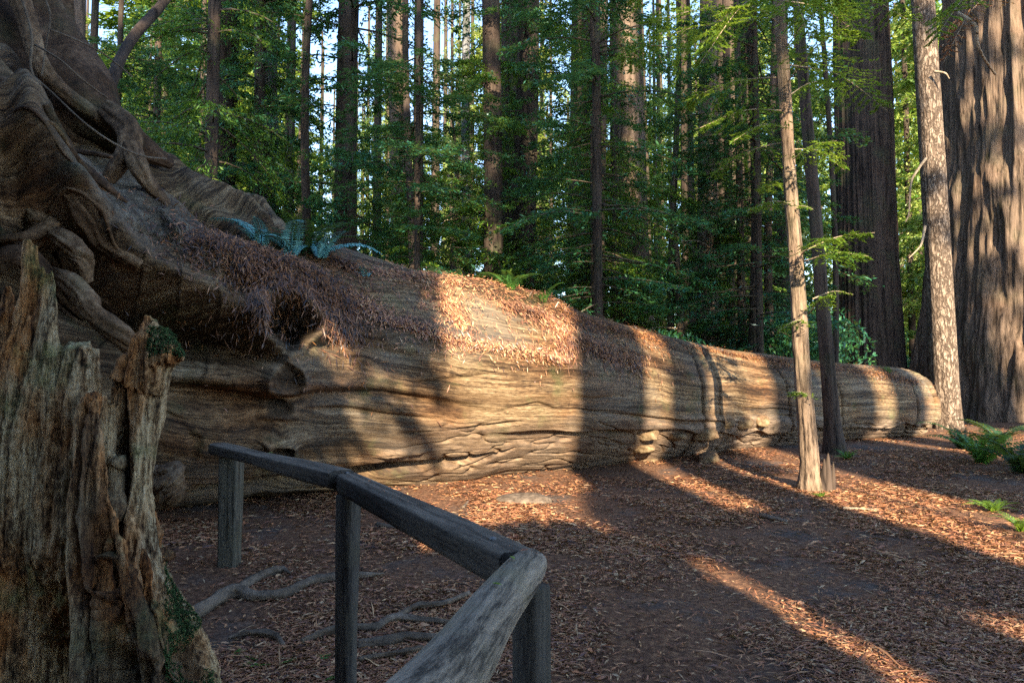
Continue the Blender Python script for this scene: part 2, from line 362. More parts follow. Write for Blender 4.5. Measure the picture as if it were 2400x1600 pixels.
# ------------------------------------------------------------------ the fallen redwood
ST = np.array([(-8.2, 6.25, 2.6, 4.2), (-7.3, 6.85, 2.5, 3.8), (-6.2, 7.55, 2.2, 3.0), (-5.0, 8.3, 1.95, 2.35), (-3.4, 9.3, 1.7, 1.92), (-1.6, 10.4, 1.5, 1.68),
               (0.36, 11.45, 1.35, 1.5), (1.95, 12.65, 1.2, 1.32), (4.25, 14.3, 1.0, 1.14), (7.2, 16.0, 0.9, 1.02), (10.25, 17.6, 0.80, 0.95)])
sacc = np.concatenate([[0], np.cumsum(np.linalg.norm(np.diff(ST[:, :2], axis=0), axis=1))]); SL = sacc[-1]
def axis_at(s):
    C = np.stack([np.interp(s, sacc, ST[:, k]) for k in range(4)], -1); return C
sd = np.linspace(0, SL, 400); CD = axis_at(sd); ker = np.hanning(41); ker /= ker.sum()
CDs = np.stack([np.convolve(np.pad(CD[:, k], 20, mode='reflect', reflect_type='odd'), ker, 'valid') for k in range(4)], -1)
def axis_s(s): return np.stack([np.interp(s, sd, CDs[:, k]) for k in range(4)], -1)
def log_base(s, th, r=None):
    C = axis_s(s); T = axis_s(s + 0.05)[..., :2] - axis_s(s - 0.05)[..., :2]
    T = T / (np.linalg.norm(T, axis=-1)[..., None] + 1e-9)
    nx, ny = T[..., 1], -T[..., 0]                       # front normal
    rad = C[..., 3] if r is None else r
    return np.stack([C[..., 0] + nx * rad * np.cos(th), C[..., 1] + ny * rad * np.cos(th), C[..., 2] + rad * np.sin(th)], -1)
def shape_r(s, th):
    """big form: radius with flare lobes at the root end"""
    Rb = axis_s(s)[..., 3]
    flare = smooth(6.6, 1.2, s)
    deg = np.degrees(th)
    def lobe(c, wd): return np.exp(-((deg - c) / wd) ** 2)
    r = Rb * (1 + flare * (0.42 * lobe(104, 30) - 0.22 * lobe(62, 16) + 0.16 * lobe(36, 14) - 0.24 * lobe(4, 17) + 0.10 * lobe(-38, 20)))
    r = r * (1 + 0.035 * fbm(np.stack([s * 0.35, np.cos(th) * 1.4, np.sin(th) * 1.4], -1), 3))
    und = smooth(8.5, 5.0, s) * smooth(-30, -75, deg)
    r = r * (1 - 0.12 * und)
    return r
# table used to look surface coordinates up from sight lines
ts, tt = np.meshgrid(np.linspace(0, SL, 900), np.radians(np.linspace(-75, 112, 500)), indexing='ij')
TP = log_base(ts, tt, shape_r(ts, tt)); TU, TVv = project(TP)
nrm = np.cross(np.gradient(TP, axis=0), np.gradient(TP, axis=1)); fac = (nrm * (TP - np.array([0, 0, EYE]))).sum(-1)
if (fac > 0).mean() < 0.5: fac = -fac
vis = fac > 0
def lookup(px, py):
    d = (TU - px) ** 2 + (TVv - py) ** 2 + np.where(vis, 0, 1e5)
    k = np.unravel_index(np.argmin(d), d.shape); return ts[k], tt[k]
def poly_st(pts):
    q = []
    for px, py in pts:
        s, th = lookup(px, py); q.append((s, th))
    return np.array(q)
NS, NTH = 1500, 560
thg = np.radians(np.concatenate([np.linspace(-80, 125, 440, endpoint=False), np.linspace(125, 280, 120, endpoint=False)]))
Sg, Tg = np.meshgrid(np.linspace(0, SL, NS), thg, indexing='ij')
Rg = shape_r(Sg, Tg); BP = log_base(Sg, Tg, Rg)
arc = Tg * axis_s(Sg)[..., 3]
def dist_poly(pts, rw=None):
    """distance (metres) on the surface to a polyline given through sight lines; returns distance, signed side, position 0..1"""
    q = poly_st(pts); Rr = axis_s(q[:, 0])[:, 3]
    best = np.full(Sg.shape, 1e9); side = np.zeros(Sg.shape); par = np.zeros(Sg.shape)
    n = len(q) - 1
    for i in range(n):
        a = np.array([q[i, 0], q[i, 1]]); b = np.array([q[i + 1, 0], q[i + 1, 1]])
        Rm = (Rr[i] + Rr[i + 1]) / 2
        dx, dy = b[0] - a[0], (b[1] - a[1]) * Rm; L2 = dx * dx + dy * dy + 1e-9
        ux, uy = Sg - a[0], (Tg - a[1]) * Rm
        t = np.clip((ux * dx + uy * dy) / L2, 0, 1)
        d = np.hypot(ux - t * dx, uy - t * dy); m_ = d < best
        best = np.where(m_, d, best); side = np.where(m_, np.sign(dx * uy - dy * ux), side); par = np.where(m_, (i + t) / n, par)
    return best, side, par
wob = 0.07 * fbm(np.stack([Sg * 1.3, arc * 1.3, 0 * Sg], -1), 3)
D = np.zeros(Sg.shape); grain = np.zeros(Sg.shape); barky = np.zeros(Sg.shape); heart = np.zeros(Sg.shape)
def groove(pts, depth, width, taper=True, sharp=1.0):
    global D, grain
    d, sd_, t = dist_poly(pts); d = np.abs(d + wob * width * 1.2)
    tp = np.clip(np.minimum(t, 1 - t) * 6, 0, 1) if taper else 1
    wv = np.interp(t, np.linspace(0, 1, len(width)), width) if isinstance(width, (list, tuple)) else width
    dv = np.interp(t, np.linspace(0, 1, len(depth)), depth) if isinstance(depth, (list, tuple)) else depth
    D -= dv * np.exp(-(d / wv) ** (2 * sharp)) * tp
def G(pts, depth, width, **k):
    global D
    d, sd_, t = dist_poly(pts)
    wv = np.interp(t, np.linspace(0, 1, len(np.atleast_1d(width))), np.atleast_1d(width)) if np.ndim(width) else width
    dv = np.interp(t, np.linspace(0, 1, len(np.atleast_1d(depth))), np.atleast_1d(depth)) if np.ndim(depth) else depth
    d = np.abs(d + wob * 0.6)
    tp = np.clip(np.minimum(t, 1 - t) * 5 + k.get('ends', 0.0), 0, 1)
    D += dv * np.exp(-(d / wv) ** 2) * tp
# big hollow under the buttress, then its continuation as a long groove
G([(150, 620), (230, 690), (320, 735), (420, 775), (520, 805), (640, 835)], [-1.15, -1.2, -0.85, -0.25], [0.34, 0.42, 0.30, 0.10], ends=0.8)
G([(560, 830), (700, 815), (800, 800), (900, 815), (1000, 850)], -0.10, 0.08)
# sweeping buttress ridges
G([(30, 180), (100, 330), (170, 450), (250, 560), (350, 640), (480, 700), (600, 750), (720, 800)], [0.45, 0.5, 0.40, 0.12], [0.20, 0.17, 0.13], ends=0.5)
G([(180, 560), (300, 650), (420, 720), (560, 780)], 0.12, 0.10)
G([(340, 300), (430, 345), (520, 400), (600, 455), (660, 500)], 0.28, 0.14, ends=0.4)
G([(385, 425), (450, 480), (520, 530), (600, 560), (680, 600)], -0.42, 0.16, ends=0.3)
G([(360, 368), (420, 405), (480, 430)], -0.25, 0.08)
G([(400, 400), (470, 455), (560, 500), (640, 545)], 0.16, 0.08)
G([(200, 330), (290, 420), (350, 480), (420, 560)], -0.16, 0.22)
G([(370, 470), (400, 520), (430, 575)], 0.10, 0.05)
G([(350, 335), (450, 400), (560, 475), (640, 525)], -0.34, 0.07, ends=0.4)
G([(370, 425), (470, 485), (560, 535), (640, 570)], -0.50, 0.12, ends=0.3)
G([(335, 305), (430, 352), (520, 412), (600, 470)], -0.16, 0.03, ends=0.4)
G([(360, 365), (460, 440), (570, 505), (650, 550)], 0.14, 0.06, ends=0.4)
earth_d = dist_poly([(200, 330), (270, 420), (330, 500), (420, 570), (520, 600)])[0]
# long body grooves and bands
G([(380, 925), (500, 930), (620, 942), (760, 925), (900, 922), (1060, 950), (1150, 960)], [-0.30, -0.22, -0.16, -0.14, -0.04], [0.11, 0.08, 0.06, 0.05], ends=0.5)
G([(700, 960), (820, 960), (930, 975), (1040, 985)], -0.06, 0.03)
G([(380, 870), (520, 880), (700, 885)], 0.12, 0.12, ends=0.5)
G([(360, 1020), (520, 1040), (700, 1030)], 0.06, 0.16, ends=0.5)
G([(440, 1165), (600, 1145), (760, 1125), (900, 1105), (1080, 1085), (1160, 1070)], [-0.34, -0.3, -0.12], [0.14, 0.11, 0.04], ends=0.3)
G([(1060, 1105), (1150, 1080), (1220, 1060)], -0.10, 0.025)
G([(870, 1070), (960, 1060), (1090, 1050)], 0.06, 0.025)
G([(1080, 1155), (1180, 1135), (1320, 1110), (1500, 1080)], -0.09, 0.03)
G([(930, 1020), (1040, 1010), (1130, 1000), (1240, 985)], -0.07, 0.018)
G([(1180, 960), (1260, 945), (1330, 965)], -0.05, 0.018)
G([(1350, 960), (1480, 975), (1600, 990), (1760, 985)], -0.07, 0.035)
G([(1340, 1025), (1450, 1020), (1500, 1030)], -0.10, 0.04)
G([(960, 900), (1060, 890), (1180, 870)], -0.05, 0.03)
# litter-bearing crest on top
G([(900, 650), (1050, 665), (1200, 690), (1300, 720), (1345, 790)], 0.10, 0.22, ends=0.3)
G([(450, 590), (560, 610), (680, 640), (790, 680)], 0.16, 0.22, ends=0.3)
G([(900, 735), (1000, 770), (1120, 800), (1240, 820), (1330, 850)], 0.07, 0.08)
# knots
def knot(px, py, r, bulge, pit, rim=0.06, sq=1.0):
    global D, grain, barky, heart
    s0, t0 = lookup(px, py); Rr = axis_s(np.array(s0))[3]
    dx, dy = (Sg - s0) / sq, (Tg - t0) * Rr
    d = np.hypot(dx, dy) * (1 + 0.42 * fbm(np.stack([dx / r * 1.1, dy / r * 1.1, 0 * Sg + px], -1), 4))
    D += bulge * np.exp(-(d / (r * 1.7)) ** 2) + rim * np.exp(-((d - r) / (r * 0.28)) ** 2) - pit * np.exp(-(d / (r * 0.72)) ** 4)
    D += 0.5 * pit * np.exp(-(d / (r * 0.8)) ** 2) * fbm(np.stack([dx * 9, dy * 9, 0 * Sg], -1), 3)
    grain += np.sign(dy) * r * 1.2 * np.exp(-(d / (r * 2.2)) ** 2)
    heart = np.maximum(heart, 0.9 * np.exp(-(d / (r * 0.85)) ** 6)); D += 0.05 * r * np.sin(d / r * 22) * np.exp(-(d / r) ** 4)
knot(665, 758, 0.29, 0.14, 0.55, 0.13, 1.25)
knot(667, 887, 0.165, 0.12, 0.10, 0.09, 1.3)
knot(655, 955, 0.11, 0.06, 0.10, 0.03, 1.7)
knot(655, 1050, 0.12, 0.12, 0.13, 0.06, 1.4)
# blocky bark plates along the foot of the log
degT = np.degrees(Tg)
foot = smooth(-9, -13, degT + 3 * fbm(np.stack([Sg * 1.1, 0 * Sg, 0 * Sg], -1), 3)) * smooth(11.9, 12.4, Sg) * smooth(17.8, 17.3, Sg)
D += 0.08 * foot
foot2 = smooth(-24, -27, degT + 4 * vnoise(np.stack([Sg * 1.7, 0 * Sg + 3, 0 * Sg], -1))) * smooth(8.3, 9.2, Sg)
D -= 0.10 * foot2
plates = fbm(np.stack([Sg * 1.1, arc * 4.6 + 0.5 * vnoise(np.stack([Sg, 0 * Sg, 0 * Sg], -1)), 0 * Sg], -1), 3)
crack = np.exp(-(np.abs(plates) / 0.055) ** 2)
fz = smooth(-12, -24, degT) * smooth(6.5, 8.2, Sg)
D -= 0.045 * crack * fz; barky = np.maximum(barky, np.clip(foot * 0.7 + fz * 0.65, 0, 1))
# grain relief running along the trunk
gA = arc + grain * 0.5 + 0.10 * fbm(np.stack([Sg * 0.8, arc * 0.8, 0 * Sg + 9], -1), 3)
D += 0.032 * fbm(np.stack([Sg * 0.20, gA * 2.6, 0 * Sg], -1), 3)
D += 0.016 * fbm(np.stack([Sg * 0.5, gA * 14, 0 * Sg + 5], -1), 4)
rd = fbm(np.stack([Sg * 0.16, gA * 5.0, 0 * Sg + 2], -1), 2, True)
D -= 0.05 * smooth(0.72, 0.93, rd) * smooth(-0.2, 0.3, vnoise(np.stack([Sg * .5, gA * .8, 0 * Sg], -1)))
D += (0.07 * fbm(np.stack([Sg * 3, arc * 3, 0 * Sg + 1], -1), 4) - 0.09 * smooth(0.5, 0.9, fbm(np.stack([Sg * 1.2, gA * 2.2, 0 * Sg + 12], -1), 3, True))) * smooth(6.5, 3.0, Sg)
D += smooth(4.2, 2.6, Sg) * smooth(-20, 10, degT) * (0.26 * fbm(np.stack([Sg * 1.4, arc * 1.0, 0 * Sg + 30], -1), 4) - 0.22 * smooth(0.3, 0.8, fbm(np.stack([Sg * 1.6, arc * 1.1, 0 * Sg + 40], -1), 3, True)))
# a few saw-like ring cracks towards the tip
for sx, dp in ((SL - 1.25, 0.10), (SL - 0.55, 0.09), (12.95, 0.09), (13.45, 0.05), (15.8, 0.08), (17.6, .07)):
    D -= dp * np.exp(-((Sg - sx + 0.05 * vnoise(np.stack([arc * 2, 0 * Sg + sx, 0 * Sg], -1))) / 0.035) ** 2)
endt = smooth(SL - 0.5, SL, Sg); D -= 0.22 * endt ** 2 + 0.10 * endt * fbm(np.stack([Sg * 3, arc * 3, 0 * Sg], -1), 3)
LP = log_base(Sg, Tg, Rg + D)
V = LP.reshape(-1, 3); Fc = grid_faces(NS, NTH, True)
k = len(V); cA, cB = axis_s(np.array(0.0)), axis_s(np.array(SL))
V = np.vstack([V, [cA[0] - 0.3, cA[1] - 0.2, cA[2]], [cB[0] + 0.12, cB[1] + 0.08, cB[2]]])
j = np.arange(NTH); j2 = (j + 1) % NTH
caps = np.vstack([np.stack([np.full(NTH, k), j, j2], 1), np.stack([np.full(NTH, k + 1), (NS - 1) * NTH + j2, (NS - 1) * NTH + j], 1)])
gr = np.concatenate([np.stack([Sg, gA, 0 * Sg], -1).reshape(-1, 3), [[0, 0, 0], [0, 0, 1]]])
bk = np.concatenate([barky.ravel(), [1, 1]])
logroot = empty('fallen_redwood', (0.4, 11.4, 0))
tag(logroot, 'huge weathered fallen redwood log with flared root end, knots and needle litter on top', 'fallen log')
lo = link('trunk', mesh_np('fallen_trunk', V, [Fc[:, ::-1], caps], M['log'], True, {'grain': gr, 'barky': bk, 'heart': np.concatenate([np.clip(heart, 0, 1).ravel(), [0, 0]]), 'earth': np.concatenate([(np.exp(-(earth_d / 0.55) ** 4) * smooth(18, 30, np.degrees(Tg)) * smooth(-0.35, 0.1, fbm(np.stack([Sg * .9, arc * .9, 0 * Sg + 8], -1), 4))).ravel(), [1, 0]])}), logroot, (-0.4, -11.4, 0))

def log_surf(s, th, off=0.0):
    """actual displaced surface point (bilinear enough: nearest)"""
    i = np.clip(np.round(np.asarray(s) / SL * (NS - 1)).astype(int), 0, NS - 1)
    jj = np.clip(np.searchsorted(thg, th), 0, NTH - 1)
    P = LP[i, jj]; C = axis_s(np.asarray(s, float)); n = P - C[..., :3]; n = n / (np.linalg.norm(n, axis=-1)[..., None] + 1e-9)
    return P + n * (np.asarray(off)[..., None] if np.ndim(off) else off), n

# protruding bark blocks at the foot of the log
rngb = np.random.RandomState(3)
def lump(c, r, seed, fr=2.5, amp=0.35, sq=(1, 1, 1), nu=26, nv=40):
    u = np.linspace(0, np.pi, nu); v = np.linspace(0, 2 * np.pi, nv, endpoint=False); U, Vv = np.meshgrid(u, v, indexing='ij')
    d = np.stack([np.sin(U) * np.cos(Vv), np.sin(U) * np.sin(Vv), np.cos(U)], -1)
    dd = np.sign(d) * np.abs(d) ** 0.8
    rr = r * (1 + amp * fbm(d * fr * 0.6 + seed * 3.7, 4))
    return (np.asarray(c) + dd * rr[..., None] * np.array(sq)).reshape(-1, 3), grid_faces(nu, nv, True)
for i, (px, py, r, sq) in enumerate([(1528, 1030, 0.17, (1.1, 0.8, 0.6)), (1590, 1025, 0.15, (1.2, 0.8, 0.45)), (1645, 1015, 0.19, (1.2, 0.8, 0.65)),
                                     (1700, 990, 0.12, (1.1, .8, .8)), (1735, 988, 0.16, (1.1, .8, .7)), (1775, 985, 0.16, (1, .8, .75)), (1515, 1062, 0.2, (1.0, 0.8, 0.4)), (1520, 1088, 0.2, (0.9, 0.8, 0.4))]):
    s0, t0 = lookup(px, py); P, n = log_surf(np.array(s0), np.array(t0))
    me = mesh_np('bark_block', *lump((0, 0, 0), r, i, sq=sq), M['root'], True)
    link('bark_block', me, logroot, P - np.array([0.4, 11.4, 0]) + n * 0.0)

# root plate: roots radiating from the flared end, each a part of the fallen tree
def root(pts, rad, mat='root', noise=0.45, name='root', flat=1.0, segs=36):
    P = [at(px, py, d) for px, py, d in pts]
    Vt, Ft = tube(P, rad, segs, len(pts) * 18, noise + .1, 1.8, seed=len(bpy.data.objects), flat=flat)
    Vt = np.asarray(Vt) - np.array([0.4, 11.4, 0])
    return link(name, mesh_np(name, Vt, Ft, M[mat], True), logroot)
root([(60, -200, 7.9), (70, -60, 7.8), (85, 60, 7.7), (140, 160, 7.6), (195, 240, 7.5), (262, 300, 7.6), (330, 345, 7.8), (400, 385, 8.2)], [.40, .38, .36, .32, .28, .20, .13, .05], 'root_dark', 0.25, flat=1.25)
root([(-90, 60, 7.3), (0, 130, 7.4), (80, 210, 7.5), (170, 300, 7.6), (270, 380, 7.8)], [.45, .42, .36, .28, .15], 'root_dark', 0.25, flat=1.3)
root([(20, -80, 7.0), (60, 40, 7.0), (95, 150, 7.0), (150, 215, 7.1), (230, 275, 7.3), (300, 330, 7.5)], [.10, .09, .09, .07, .07, .05], 'root', 0.2)
root([(15, 200, 6.6), (65, 250, 6.5), (90, 330, 6.5), (120, 400, 6.55), (180, 470, 6.6), (240, 560, 6.7)], [.10, .13, .14, .16, .17, .10], 'root', 0.3)
root([(-40, 290, 6.3), (30, 320, 6.3), (75, 345, 6.35), (110, 380, 6.4), (150, 440, 6.5)], [.07, .07, .08, .08, .05], 'root', 0.3)
root([(60, 395, 6.4), (100, 418, 6.2), (145, 425, 6.1), (175, 460, 6.1), (200, 510, 6.2), (235, 560, 6.4), (330, 620, 6.6)], [.03, .06, .08, .09, .10, .10, .06], 'root', 0.3)
root([(35, 420, 6.3), (60, 470, 6.2), (90, 520, 6.2), (70, 570, 6.2), (10, 560, 6.1)], [.05, .09, .10, .07, .04], 'root', 0.4)
root([(-30, 560, 6.0), (40, 556, 6.0), (90, 545, 6.1), (130, 520, 6.2)], [.03, .035, .05, .06], 'root', 0.3)
root([(110, 540, 6.2), (150, 560, 6.1), (190, 600, 6.1), (200, 660, 6.2)], [.05, .07, .08, .05], 'root', 0.4)
root([(120, 640, 6.2), (160, 660, 6.05), (200, 700, 6.0), (225, 740, 6.0), (280, 785, 6.1), (330, 830, 6.3), (380, 880, 6.6)], [.05, .08, .09, .08, .09, .09, .05], 'root', 0.35)
root([(-30, 150, 6.8), (20, 230, 6.7), (45, 310, 6.6), (40, 420, 6.5)], [.14, .15, .13, .1], 'root', 0.35)
root([(140, 355, 6.9), (200, 358, 6.85), (262, 368, 6.8)], [.03, .028, .02], 'root_dark', 0.2)
root([(250, 255, 7.3), (300, 300, 7.2), (300, 350, 7.1), (270, 400, 7.0), (230, 450, 7.0)], [.09, .12, .11, .08, .05], 'root', 0.35)
root([(310, 340, 7.0), (325, 390, 6.95), (350, 430, 7.0), (390, 480, 7.1), (420, 540, 7.2)], [.08, .09, .07, .05, .04], 'root', 0.4)
root([(370, 1130, 5.6), (395, 1115, 5.4), (415, 1110, 5.3), (405, 1150, 5.25), (385, 1180, 5.3)], [.08, .09, .05, .075, .03], 'root', 0.9)
root([(-40, 640, 6.0), (30, 600, 6.0), (90, 620, 6.1), (130, 680, 6.1)], [.07, .08, .07, .05], 'root_dark', 0.4)
rr_ = np.random.RandomState(31)
def surf_root(pts, rad, mat):
    P = []
    for (px, py) in pts:
        s0, t0 = lookup(px, py); p_, n_ = log_surf(np.array(s0), np.array(t0)); P.append(p_ + n_ * rad * 0.5)
    Vt, Ft = tube(P, [rad * .7] + [rad] * (len(P) - 2) + [rad * .25], 20, len(P) * 14, .5, 1.8, len(bpy.data.objects)); link('root', mesh_np('root', Vt - np.array([0.4, 11.4, 0]), Ft, M[mat], True), logroot)
for k_ in range(13):
    x0, y0 = rr_.uniform(-60, 200), rr_.uniform(120, 560); dx, dy = rr_.uniform(35, 60), rr_.uniform(28, 52)
    surf_root([(x0 + i_ * dx + rr_.normal() * 9, y0 + i_ * dy + rr_.normal() * 9) for i_ in range(5)], rr_.uniform(.012, .055), rr_.choice(['root', 'root_dark']))
def tendril(pts, r=0.008):
    P = [at(*p) for p in pts]; Vt, Ft = tube(P, r, 5, len(pts) * 8); link('rootlet', mesh_np('rootlet', Vt - np.array([0.4, 11.4, 0]), Ft, M['tendril'], True), logroot)
tendril([(45, -20, 6.4), (62, 30, 6.4), (75, 90, 6.4), (72, 150, 6.4), (78, 178, 6.4)], 0.012)
tendril([(100, -20, 6.6), (118, 40, 6.6), (108, 110, 6.6), (98, 180, 6.6)], 0.009)
tendril([(82, 105, 6.3), (140, 140, 6.3), (185, 180, 6.4), (230, 215, 6.6), (252, 230, 6.8)], 0.009)
tendril([(78, 178, 6.2), (130, 225, 6.2), (200, 290, 6.2), (265, 335, 6.3), (330, 365, 6.5), (390, 373, 6.8)], 0.010)
tendril([(92, 200, 6.2), (122, 250, 6.2), (126, 290, 6.2), (150, 380, 6.2), (190, 420, 6.3)], 0.008)
tendril([(118, 70, 6.5), (170, 90, 6.8), (240, 125, 7.2), (310, 180, 7.5)], 0.009)
tendril([(400, 510, 7.0), (420, 525, 6.9), (425, 545, 6.9), (410, 555, 6.9)], 0.010)

# ------------------------------------------------------------------ old stump in the left foreground
def loft(sec, depth=0.7, segs=40, rot=0.0):
    """sec: (py, left px, right px, distance) from top to bottom"""
    Vv = []; l_ = sec[-1]; sec = list(sec) + [(l_[0] + 200, l_[1], l_[2], l_[3] + .10), (l_[0] + 420, l_[1], l_[2], l_[3] + .35)]
    sec = np.array(sec, float); n = int(abs(sec[-1, 0] - sec[0, 0]) / 8) + 4
    q = np.interp(np.linspace(0, len(sec) - 1, n), np.arange(len(sec)), sec[:, 0])
    for py in q:
        L = np.interp(py, sec[:, 0], sec[:, 1]); Rr = np.interp(py, sec[:, 0], sec[:, 2]); d = np.interp(py, sec[:, 0], sec[:, 3])
        a, b = at(L, py, d), at(Rr, py, d); c = (a + b) / 2; w_ = max(np.linalg.norm(b - a) / 2, 0.003)
        e1 = (b - a) / (np.linalg.norm(b - a) + 1e-9); e2 = np.cross([0, 0, 1], e1)
        th = np.linspace(0, 2 * np.pi, segs, endpoint=False)
        dd = min(w_ * depth, 0.16) if depth < 1 else w_ * depth
        Vv.append(c + e1 * (np.cos(th) * w_)[:, None] + e2 * (np.sin(th) * dd)[:, None])
    Vv = np.array(Vv).reshape(-1, 3); Fc_ = grid_faces(n, segs, True); k_ = len(Vv)
    Vv = np.vstack([Vv, Vv[:segs].mean(0), Vv[-segs:].mean(0)]); j = np.arange(segs); j2 = (j + 1) % segs
    return Vv, [Fc_, np.vstack([np.stack([np.full(segs, k_), j, j2], 1), np.stack([np.full(segs, k_ + 1), (n - 1) * segs + j2, (n - 1) * segs + j], 1)])]
SX, SY = -1.98, 2.78
sg = Geo()
sg.add(*loft([(562, 54, 74, 2.44), (585, 50, 80, 2.44), (640, 46, 84, 2.44), (700, 40, 92, 2.44), (900, 0, 120, 2.44), (1250, -20, 140, 2.44)]))
sg.add(*loft([(574, 83, 88, 2.45), (600, 81, 93, 2.45), (680, 70, 100, 2.45), (900, 60, 120, 2.45)]))
sg.add(*loft([(622, 97, 104, 2.44), (630, 92, 112, 2.44), (680, 84, 130, 2.43), (900, 60, 145, 2.43), (1250, 40, 150, 2.42)]))
sg.add(*loft([(628, 116, 127, 2.43), (660, 108, 140, 2.43), (760, 90, 146, 2.42), (900, 80, 147, 2.42), (1300, 60, 160, 2.4)]))
sg.add(*loft([(668, 12, 28, 2.46), (700, 6, 32, 2.46), (800, -10, 50, 2.46), (1100, -30, 80, 2.46)]))
sg.add(*loft([(640, -60, -30, 2.5), (760, -80, -5, 2.5), (1000, -90, 10, 2.5)]))
sg.add(*loft([(803, 168, 208, 2.44), (815, 152, 235, 2.44), (860, 146, 238, 2.43), (960, 143, 240, 2.42), (1250, 130, 250, 2.4)]))
sg.add(*loft([(808, 195, 226, 2.45), (830, 180, 236, 2.44), (960, 160, 238, 2.43)]))
sg.add(*loft([(913, 205, 230, 2.33), (925, 188, 244, 2.33), (960, 172, 250, 2.31), (1100, 165, 255, 2.30), (1350, 150, 262, 2.28), (1650, 130, 280, 2.2)]))
sg.add(*loft([(925, 242, 250, 2.38), (960, 238, 262, 2.38), (1200, 230, 270, 2.36)]))
sg.add(*loft([(905, 262, 388, 2.46), (960, 260, 382, 2.46), (1040, 258, 374, 2.46), (1150, 255, 366, 2.45), (1300, 250, 375, 2.42), (1400, 245, 398, 2.4), (1500, 235, 430, 2.36), (1650, 220, 470, 2.3)], 0.8))
sg.add(*loft([(842, 268, 300, 2.45), (860, 262, 380, 2.45), (905, 262, 388, 2.46), (1000, 260, 380, 2.46)], 0.6))
sg.add(*loft([(1060, 232, 240, 2.3), (1090, 234, 252, 2.29), (1200, 240, 270, 2.28), (1320, 255, 300, 2.26), (1400, 280, 325, 2.25), (1480, 300, 345, 2.23), (1650, 310, 380, 2.2)], 0.9))
sg.add(*loft([(1280, 330, 345, 2.3), (1400, 335, 370, 2.28), (1500, 350, 410, 2.26), (1650, 370, 455, 2.22)], 0.9))
def stump_core():
    n, sgs = 60, 160; z = np.linspace(-0.1, 1.45, n); th = np.linspace(0, 2 * np.pi, sgs, endpoint=False)
    Rz = np.interp(z, [-.1, .15, .5, .9, 1.45], [0.60, 0.54, 0.49, 0.45, 0.42])
    fl = 1 + 0.10 * fbm(np.stack([np.cos(th) * 2.2, np.sin(th) * 2.2, 0 * th], -1), 3)
    Vc = np.stack([SX + Rz[:, None] * np.cos(th) * fl, SY + Rz[:, None] * np.sin(th) * fl, z[:, None] + 0 * th[None]], -1).reshape(-1, 3)
    k_ = len(Vc); Vc = np.vstack([Vc, [SX, SY, -.1], [SX, SY, 1.2]]); j = np.arange(sgs); j2 = (j + 1) % sgs
    return Vc, [grid_faces(n, sgs, True), np.vstack([np.stack([np.full(sgs, k_), j, j2], 1), np.stack([np.full(sgs, k_ + 1), (n - 1) * sgs + j2, (n - 1) * sgs + j], 1)])]
sg.add(*stump_core())
# leaning broken horn at the right, with its knob
horn = [at(330, 900, 2.46), at(345, 860, 2.45), at(358, 820, 2.44), at(352, 780, 2.43), at(345, 738, 2.42)]
sg.add(*tube(horn, [.10, .095, .075, .045, .014], 24, 40, 0.2, 1.5, 5))
sg.add(*tube([at(340, 862, 2.44), at(385, 835, 2.42), at(415, 838, 2.41), at(428, 845, 2.4)], [.07, .055, .03, .012], 20, 24, 0.3, 1.5, 6))
sg.add(*tube([at(352, 800, 2.43), at(380, 815, 2.42), at(405, 832, 2.41)], [.035, .035, .025], 16, 20, 0.3, 1.5, 6))
sg.add(*tube([at(330, 850, 2.42), at(322, 800, 2.41), at(324, 778, 2.41)], [.045, .03, .012], 14, 16, 0.3, 1.5, 8))
sg.add(*tube([at(392, 1270, 2.6), at(378, 1330, 2.55), at(390, 1420, 2.5), at(420, 1500, 2.45), at(440, 1640, 2.4)], [.02, .05, .07, .08, .10], 24, 40, 0.3, 1.5, 8))
def remeshed(geo, voxel, name):
    me = geo.mesh(name + '_raw', None); o = bpy.data.objects.new(name + '_raw', me); scene.collection.objects.link(o)
    md = o.modifiers.new('r', 'REMESH'); md.mode = 'VOXEL'; md.voxel_size = voxel; md.use_smooth_shade = True
    dg = bpy.context.evaluated_depsgraph_get(); ev = o.evaluated_get(dg); m2 = bpy.data.meshes.new_from_object(ev)
    bpy.data.objects.remove(o); bpy.data.meshes.remove(me)
    n = len(m2.vertices); co = np.empty(n * 3, np.float32); m2.vertices.foreach_get('co', co); nn = np.empty(n * 3, np.float32); m2.vertices.foreach_get('normal', nn)
    return m2, co.reshape(-1, 3).astype(float), nn.reshape(-1, 3).astype(float)
m2, co, nn = remeshed(sg, 0.0065, 'stump')
q = co.copy(); tw = 0.25 * vnoise(co * np.array([1.2, 1.2, 0.9]) + 7)
q[:, 0] += tw * 0.25; 
h1 = fbm(q * np.array([12, 12, 1.0]), 4, True); h2 = fbm(q * np.array([42, 42, 3.6]) + 3, 3, True); h3 = fbm(co * np.array([7, 7, 4.5]), 4); h4 = fbm(q * np.array([4.2, 4.2, .5]) + 20, 2, True)
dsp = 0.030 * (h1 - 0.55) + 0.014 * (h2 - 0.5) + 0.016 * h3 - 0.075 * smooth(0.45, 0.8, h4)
thin = smooth(2.15, 1.75, co[:, 2]) * 0.75 + 0.25
co2 = co + nn * (dsp * thin)[:, None]
m2.vertices.foreach_set('co', co2.astype(np.float32).ravel())
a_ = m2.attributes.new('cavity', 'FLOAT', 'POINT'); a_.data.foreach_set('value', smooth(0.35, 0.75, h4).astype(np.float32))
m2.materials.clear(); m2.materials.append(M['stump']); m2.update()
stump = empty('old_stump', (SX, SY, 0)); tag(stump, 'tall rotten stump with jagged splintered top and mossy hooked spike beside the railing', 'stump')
link('wood', m2, stump, (-SX, -SY, 0))
